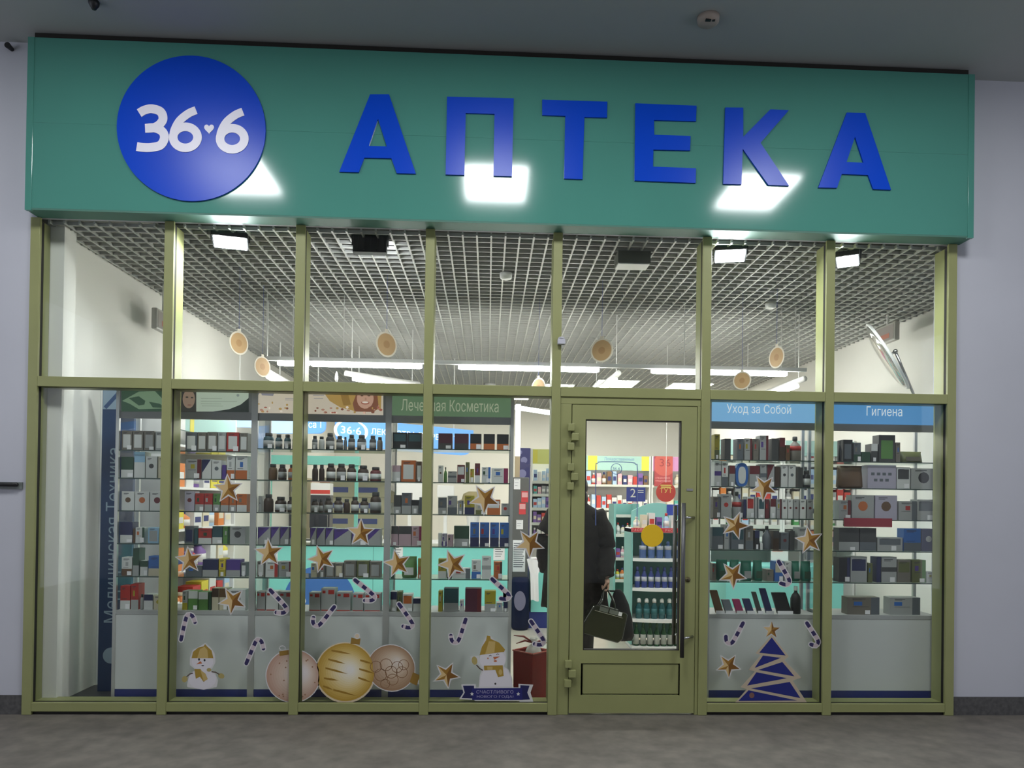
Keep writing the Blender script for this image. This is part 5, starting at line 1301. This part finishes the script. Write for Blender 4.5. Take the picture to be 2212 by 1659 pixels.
for k, (s, f0, f1) in enumerate((('РАСПРОДАЖА', .0, .42), ('РАСПРОДАЖА', .52, .94))):
    for j, chh in enumerate(s):
        f = f0+(f1-f0)*(j+.1)/len(s); w_ = (f1-f0)/len(s)*.78*(gb-ga); x = ga+(gb-ga)*f
        y = YG-.0055-.082*math.sin(math.pi*(f+.015)); text_on(mb, chh, (x, y-.002, zc_), (w_, 0, 0), (0, 0, .024))
mb.build('strip_lettering', M('letter_pale', 'e0b8b0', .5), rs)
mb = MB(); n = 20; x0_, x1_2 = ga+.06, gb-.02
P = [(x0_, YG+.3, zg[4]+.005)]+[(x0_+(x1_2-x0_)*i/n, YG+.3, zg[4]+.06+(ztop-zg[4]-.06)*(.55+.45*math.sin(math.pi*(i/n)))) for i in range(n+1)]+[(x1_2, YG+.3, zg[4]+.005)]
mb.slab(P, (0, .02, 0)); mb.build('header_arch', m_gt, t)
mb = MB(); p = W(1441, 1113, YG+.28); q = W(1466, 1090, YG+.28); mb.box(p.x, q.x, YG+.294, YG+.2995, p.z, q.z); mb.build('blue_card', M('promo_blue'), t)
def row(z, n, u0, u1, body, cap, lab, lc, h, kindname, lz=(.15, .5), capr=.5, start=0):
    x0, x1 = W(u0, 1270, YG).x, W(u1, 1270, YG).x; st = (x1-x0)/n
    for i in range(n):
        r = st*.42; q = (x0+st*(i+.5), YG+.05-.03*math.sin(math.pi*((x0+st*(i+.5)-ga)/(gb-ga))), z+.001)
        o = MB().lathe([(r*.95, 0), (r, .004), (r, h*.58), (r*.5, h*.74), (r*.42, h*.8)], q, 14).build('bottle', body, None, True)
        MB().lathe([(r*capr, h*.8), (r*capr, h*.93), (r*capr*.6, h)], q, 12).build('cap', cap, o, True)
        MB().lathe([(r*1.015, h*lz[0]), (r*1.015, h*lz[1])], q, 14).build('label_band', lab, o, True)
        tag(o, '%s, %s from hinge side, %s' % (kindname, ORD[i] if i else 'first', lc), 'bottle', 'bottles on the teal display stand')
row(zg[2], 7, 1371, 1472, M('bottle_blue', '34427f', .25), M('bottle_blue'), M('label_white', 'b9bbc4', .5), 'second shelf of bowed stand', .21, 'blue bottle with white label', (.3, .52))
row(zg[1], 6, 1374, 1472, M('bottle_teal', '23555a', .25), m_wht, M('bottle_teal_label', '2d666a', .4), 'third shelf of bowed stand', .2, 'teal bottle with white pointed cap', (.2, .5), .62)
row(zg[0], 7, 1370, 1472, M('bottle_green', '1c4a2a', .25), M('bottle_green'), M('label_pale', 'a9aba2', .5), 'lowest shelf of bowed stand', .23, 'green bottle with pale label', (.08, .5))
row(zg[3], 5, 1380, 1470, M('bottle_steel', '4a618f', .3), M('bottle_steel'), M('label_white'), 'top bottle shelf of bowed stand', .17, 'blue-grey bottle with pale label', (.5, .72))
small_goods(ga+.03, gb-.06, YG+.04, zg[4]+.005, .17, 7, 'top of the bowed teal display stand', 101, ['white', 'pale blue', 'white', 'violet', 'cream'])
# slanted side rack between the person and the bowed stand
ra, rb = W(1325, 1200, 3.2).x, W(1361, 1200, 3.2).x
zq = [W(1345, v, 3.2).z for v in (1252, 1205, 1154, 1112)]
t = shelving('side_rack', 'pale teal open rack with small packs beside the bowed stand', 'shelving', ra, rb+.1, 3.2, 3.55, zq, W(1345, 1098, 3.2).z+.05, m_gt, None, 'y', 'shop shelving units', .03)
for k, cols in enumerate((['orange', 'yellow', 'green', 'red'], ['white', 'pink', 'violet', 'white'], ['cream', 'white'])):
    small_goods(ra+.03, rb+.06, 3.23, zq[k]+.001, .15, 4, '%s shelf of the teal side rack' % ('lowest', 'second', 'third')[k], 110+k, cols)
# white wall shelving and low teal counter behind the blue-banner cabinets
YR2 = 3.0
a, b = W(1532, 1100, YR2).x, SXR-.01
zsl = [W(1700, v, YR2).z for v in (1180, 1135, 1090, 1045, 1000)]
a_m = (a+b)/2
zlc = W(1650, 1222, YR2-.5).z
for k, (xa_, xb_) in enumerate(((a, a_m-.002), (a_m+.002, b))):
    t = shelving('wall_shelving', 'white back shelving behind the %s cabinet' % ('pale-blue-banner' if k == 0 else 'deep-blue-banner'), 'shelving', xa_, xb_, YR2, YR2+.4, zsl, 2.2, None, (2.02, M('header_teal')), 'y', 'shop shelving units')
    for j in range(5): small_goods(xa_+.04, xb_-.04, YR2+.02, zsl[j]+.001, .2, 9, '%s shelf behind the %s cabinet' % (('lowest', 'second', 'third', 'fourth', 'top')[j], ('pale-blue-banner' if k == 0 else 'deep-blue-banner')), 130+10*k+j,
                    (['white', 'cream', 'red', 'orange', 'grey', 'pink'], ['white', 'pale blue', 'cream', 'white', 'green'], ['red', 'white', 'cream', 'grey', 'orange'], ['white', 'white', 'cream', 'pale blue', 'brown'], ['white', 'cream', 'white', 'teal'])[j])
t = thing('low_counter', 'long low pale teal counter behind the pale-blue-banner cabinet', 'counter', ((a+b)/2, 2.4, 0))
x1c = W(1822, 1260, 2.4).x
MB().box(a, x1c, 2.4, 2.95, .08, zlc).build('front_panel', M('counter_aqua', '7fcdc6', .5), t); MB().box(a+.02, x1c-.02, 2.42, 2.9, 0, .08).build('kick_plate', m_navy, t)
p = W(1706, 1195, 2.3)
tag(MB().box(p.x-.09, p.x+.09, 2.55, 2.57, zlc+.001, p.z+.1).box(p.x-.08, p.x+.03, 2.548, 2.5499, p.z, p.z+.06, 1).build('price_card', [m_wht, M('card_red', 'd06a55', .5)]), 'white card with orange-red print on the low counter', 'card')
# ---------------------------------------------------------------- customer in a dark coat with bags
PY = 1.25
px_ = W(1243, 1200, PY).x
m_coat = M('coat_fur', (.017, .015, .013), .95, spec=.15, noise=.5, scale=22, bump=1)
m_skin = M('skin', (.50, .30, .22), .5)
m_hair = M('dark_hair', (.018, .013, .010), .55)
m_leg = M('black_trousers', (.008, .008, .009), .8)
person = thing('person', 'person in a long dark furry coat seen from behind, carrying a black handbag', 'person', (px_, PY, 0))
def skin_body(name, verts, edges, rad, mat, parent, root=0, sub=2):
    me = bpy.data.meshes.new(name); org = wloc(parent)
    me.from_pydata([tuple(Vector(v)-org) for v in verts], edges, [])
    me.materials.append(mat)
    o = bpy.data.objects.new(name, me); COL.objects.link(o); o.parent = parent
    s = o.modifiers.new('skin', 'SKIN'); s.use_smooth_shade = True
    ly = me.skin_vertices[0] if me.skin_vertices else None
    if ly is None:
        bm = bmesh.new(); bm.from_mesh(me); bm.verts.layers.skin.verify(); bm.to_mesh(me); bm.free(); ly = me.skin_vertices[0]
    for i, r in enumerate(rad):
        ly.data[i].radius = r if isinstance(r, tuple) else (r, r)
        ly.data[i].use_root = i == root
    ss = o.modifiers.new('sub', 'SUBSURF'); ss.levels = ss.render_levels = sub
    return o
x, y = px_, PY
hand = W(1312, 1256, PY-.15)
sh = 1.36
V = [(x, y, .92), (x, y+.01, 1.10), (x, y+.005, 1.28), (x, y, sh+.02), (x, y+.012, 1.47), (x, y+.03, 1.56), (x, y+.03, 1.64),
     (x+.16, y, sh-.01), (x+.225, y+.01, 1.12), (hand.x-.012, y-.12, hand.z+.10), (hand.x, y-.145, hand.z+.03),
     (x-.16, y, sh-.01), (x-.235, y+.02, 1.10), (x-.24, y+.06, .90), (x-.24, y+.07, .84),
     (x+.085, y, .86), (x+.09, y+.01, .48), (x+.09, y-.01, .10), (x+.09, y+.08, .04),
     (x-.085, y, .86), (x-.09, y+.04, .48), (x-.09, y+.05, .10), (x-.09, y+.14, .04)]
Ed = [(0,1),(1,2),(2,3),(3,4),(4,5),(5,6),(3,7),(7,8),(8,9),(9,10),(3,11),(11,12),(12,13),(13,14),(0,15),(15,16),(16,17),(17,18),(0,19),(19,20),(20,21),(21,22)]
Rd = [(.16,.11),(.13,.10),(.15,.11),(.10,.08),(.055,.055),(.085,.10),(.06,.07),.062,.048,.036,.030,.062,.048,.036,.03,.085,.06,.042,.04,.085,.06,.042,.04]
skin_body('body', V, Ed, Rd, m_skin, person)
# legs of the trousers
mb = MB()
for s, dy in ((1, 0), (-1, .04)):
    mb.tube([(x+s*.085, y, .88), (x+s*.09, y+.01+dy*.6, .48), (x+s*.09, y+dy, .07)], [.12, .088, .07], 14)
mb.build('trousers', m_leg, person, True)
for s, dy in ((1, 0), (-1, .05)):
    mb = MB().lathe([(.05, 0), (.055, .02), (.05, .07), (.056, .12)], (x+s*.09, y+dy, 0), 14, 0, 1, 1.1); mb.ball((x+s*.09, y+dy+.09, .035), .048, .12, .035)
    mb.build('shoe', m_leg, person, True)
# coat: rings from the collar to the hem, with furry ripples
rings = [(1.485, .075, .075), (1.44, .11, .09), (1.39, .20, .115), (1.30, .235, .135), (1.15, .235, .14), (1.0, .245, .15), (.85, .27, .165), (.68, .285, .175), (.56, .295, .18)]
mb = MB(); n = 28; vs = []
for i, (z, rx, ry) in enumerate(rings):
    for q in range(n):
        a = 2*math.pi*q/n; k = 1+.018*math.sin(q*3.1+i*2.3)
        vs.append((x+rx*k*math.cos(a), y+.01+ry*k*math.sin(a), z+.008*math.sin(q*2.0+i)))
k = len(rings)
mb.add(vs, [(i*n+j, i*n+(j+1) % n, (i+1)*n+(j+1) % n, (i+1)*n+j) for i in range(k-1) for j in range(n)])
coat = mb.build('coat', m_coat, person, True)
def sleeve(P, R, nm):
    P = [Vector(p) for p in P]; Q = spline([tuple(p) for p in P], 5); rr = []
    for i in range(len(Q)):
        f = i/(len(Q)-1)*(len(R)-1); a = int(min(f, len(R)-2)); rr.append((R[a]+(R[a+1]-R[a])*(f-a))*(1+.05*math.sin(i*1.7)))
    MB().tube(Q, rr, 16).build(nm, m_coat, coat, True)
def spline3(P, n):
    out = []
    for i in range(len(P)-1):
        p0, p1, p2, p3 = (Vector(P[max(0, min(len(P)-1, i+k_))]) for k_ in (-1, 0, 1, 2))
        for t_ in range(n):
            t_ /= n; out.append(.5*((2*p1)+(p2-p0)*t_+(2*p0-5*p1+4*p2-p3)*t_*t_+(3*p1-p0-3*p2+p3)*t_**3))
    return out+[Vector(P[-1])]
spline = spline3
sleeve([(x+.15, y+.005, sh+.01), (x+.235, y+.01, 1.20), (x+.255, y-.02, 1.05), (hand.x-.015, y-.115, hand.z+.10), (hand.x-.006, y-.142, hand.z+.035)], [.10, .098, .09, .08, .066], 'sleeve')
sleeve([(x-.15, y+.005, sh+.01), (x-.235, y+.015, 1.20), (x-.25, y+.03, 1.05), (x-.245, y+.05, .92), (x-.24, y+.06, .86)], [.10, .098, .09, .075, .062], 'sleeve')
# hair and hood
mb = MB().ball((x, y+.02, 1.60), .105, .125, .125, 0, 20, 12); mb.ball((x, y-.03, 1.50), .10, .075, .12, 0, 16, 10)
mb.build('hair', m_hair, person, True)
# face parts on the side turned to the shop
mb = MB().ball((x, y+.135, 1.555), .014, .022, .02, 0, 10, 6); mb.build('nose', m_skin, person, True)
for s in (-1, 1):
    MB().ball((x+s*.034, y+.122, 1.578), .013, .008, .008, 0, 10, 6).build('eye', m_wht, person, True)
    MB().ball((x+s*.092, y+.03, 1.56), .012, .025, .032, 0, 10, 6).build('ear', m_skin, person, True)
MB().ball((x, y+.122, 1.515), .026, .006, .007, 0, 10, 6).build('mouth', M('lips', (.42, .16, .14), .5), person, True)
# hands: palm with four curled fingers and a thumb closed on the bag straps
def hand_mesh(c, side):
    P = [c+Vector((0, 0, .035)), c+Vector((0, 0, 0)), c+Vector((0, 0, -.035))]
    V = [P[0], P[1], P[2]]; E = [(0, 1), (1, 2)]; R_ = [(.024, .030), (.020, .038), (.017, .036)]
    for i, (dy, l) in enumerate(((-.030, .030), (-.010, .034), (.010, .032), (.028, .026))):
        b_ = len(V); q = P[2]+Vector((0, dy, -.004))
        V += [q+Vector((side*.004, 0, -.018)), q+Vector((-side*.012, 0, -.018-l*.6)), q+Vector((-side*.036, 0, -.014-l*.5)), q+Vector((-side*.040, 0, .004))]
        E += [(2, b_), (b_, b_+1), (b_+1, b_+2), (b_+2, b_+3)]; R_ += [.0095, .009, .0085, .007]
    b_ = len(V)
    V += [P[1]+Vector((-side*.012, -.034, -.008)), P[1]+Vector((-side*.026, -.036, -.034)), P[1]+Vector((-side*.034, -.026, -.056))]
    E += [(1, b_), (b_, b_+1), (b_+1, b_+2)]; R_ += [.012, .010, .0085]
    return V, E, R_
V, E, R_ = hand_mesh(Vector((hand.x, y-.15, hand.z)), 1); skin_body('hand', V, E, R_, m_skin, person, 1, 2)
V, E, R_ = hand_mesh(Vector((x-.24, y+.065, .80)), -1); skin_body('hand', V, E, R_, m_skin, person, 1, 2)
# shiny black handbag
BY = PY-.25
m_bag = M('bag_leather', (.014, .017, .010), .22, coat=.5)
cb_ = W(1304, 1344, BY); ang = math.radians(15)
hb_ = thing('handbag', 'shiny black handbag hanging from the hand of the person in the coat', 'handbag', (cb_.x, BY, cb_.z-.17))
W2, H2 = .182, .128
mb = MB()
prof = [(-W2, -H2*.55), (-W2*.86, -H2), (W2*.80, -H2), (W2*.97, -H2*.7), (W2*.9, H2*.9), (W2*.82, H2), (-W2*.62, H2), (-W2*.72, H2*.92)]
mb.prism([(cb_.x+a, cb_.z+b) for a, b in prof], BY-.075, BY+.065).turn(cb_, ang, 'Y')
mb.build('bag_body', m_bag, hb_, bevel=.018)
m_patch = M('patch_grey', (.16, .17, .15), .35)
for f0, f1 in ((-.42, -.02), (.04, .44)):
    MB().box(cb_.x+W2*f0, cb_.x+W2*f1, BY-.055, BY-.0, cb_.z+H2*1.02, cb_.z+H2*1.06).box(cb_.x+W2*f0, cb_.x+W2*f1, BY-.0795, BY-.0755, cb_.z+H2*.72, cb_.z+H2*.98).turn(cb_, ang, 'Y').build('flap_patch', m_patch, hb_)
MB().box(cb_.x+W2*.46, cb_.x+W2*.62, BY-.081, BY-.0755, cb_.z+H2*.74, cb_.z+H2*.98).turn(cb_, ang, 'Y').build('white_tag', m_paper, hb_)
MB().tube([(cb_.x-W2*.62, BY-.078, cb_.z+H2*.66), (cb_.x+W2*.7, BY-.078, cb_.z+H2*.66)], .003, 8).turn(cb_, ang, 'Y').build('zip', m_steel, hb_)
grip = Vector((hand.x-.018, y-.15, hand.z-.050))
for s in (-1, 1):
    P = [(cb_.x-.06, BY+s*.03, cb_.z+.125), (hand.x-.065, BY+s*.03, grip.z-.10), (grip.x-.012, grip.y-.02, grip.z-.002), (grip.x+.006, grip.y+s*.006, grip.z+.002), (hand.x+.035, BY+s*.03, grip.z-.10), (cb_.x+.09, BY+s*.03, cb_.z+.09)]
    MB().tube(spline3(P, 6), .007, 8).build('strap', m_bag, hb_, True)
# soft black bag behind it
BZ = .16
b2 = W(1340, 1330, BY+.16)
sb2 = thing('soft_bag', 'soft matt black shopping bag hanging behind the shiny handbag', 'bag', (b2.x, BY+.16, b2.z-.21))
mb = MB(); vs = []; rr = [(-.21, .10, .04), (-.17, .115, .06), (-.02, .105, .055), (.10, .08, .04), (.19, .045, .022), (.225, .02, .014)]
for i, (dz, rx, ry) in enumerate(rr):
    for q in range(18):
        a = 2*math.pi*q/18; k_ = 1+.05*math.sin(q*2.7+i*1.9); vs.append((b2.x+rx*k_*math.cos(a)-.02*max(0, dz*5), BY+.155+ry*k_*math.sin(a), b2.z+dz))
mb.add(vs, [(i*18+j, i*18+(j+1) % 18, (i+1)*18+(j+1) % 18, (i+1)*18+j) for i in range(5) for j in range(18)]+[list(range(18))[::-1], list(range(90, 108))])
mb.build('bag_body', M('matt_black', (.006, .006, .007), .9), sb2, True)
MB().tube(spline3([(b2.x-.045, BY+.155, b2.z+.21), (grip.x+.01, BY+.12, grip.z-.03), (grip.x, grip.y+.025, grip.z)], 5), .008, 8).build('strap', M('matt_black'), sb2, True)
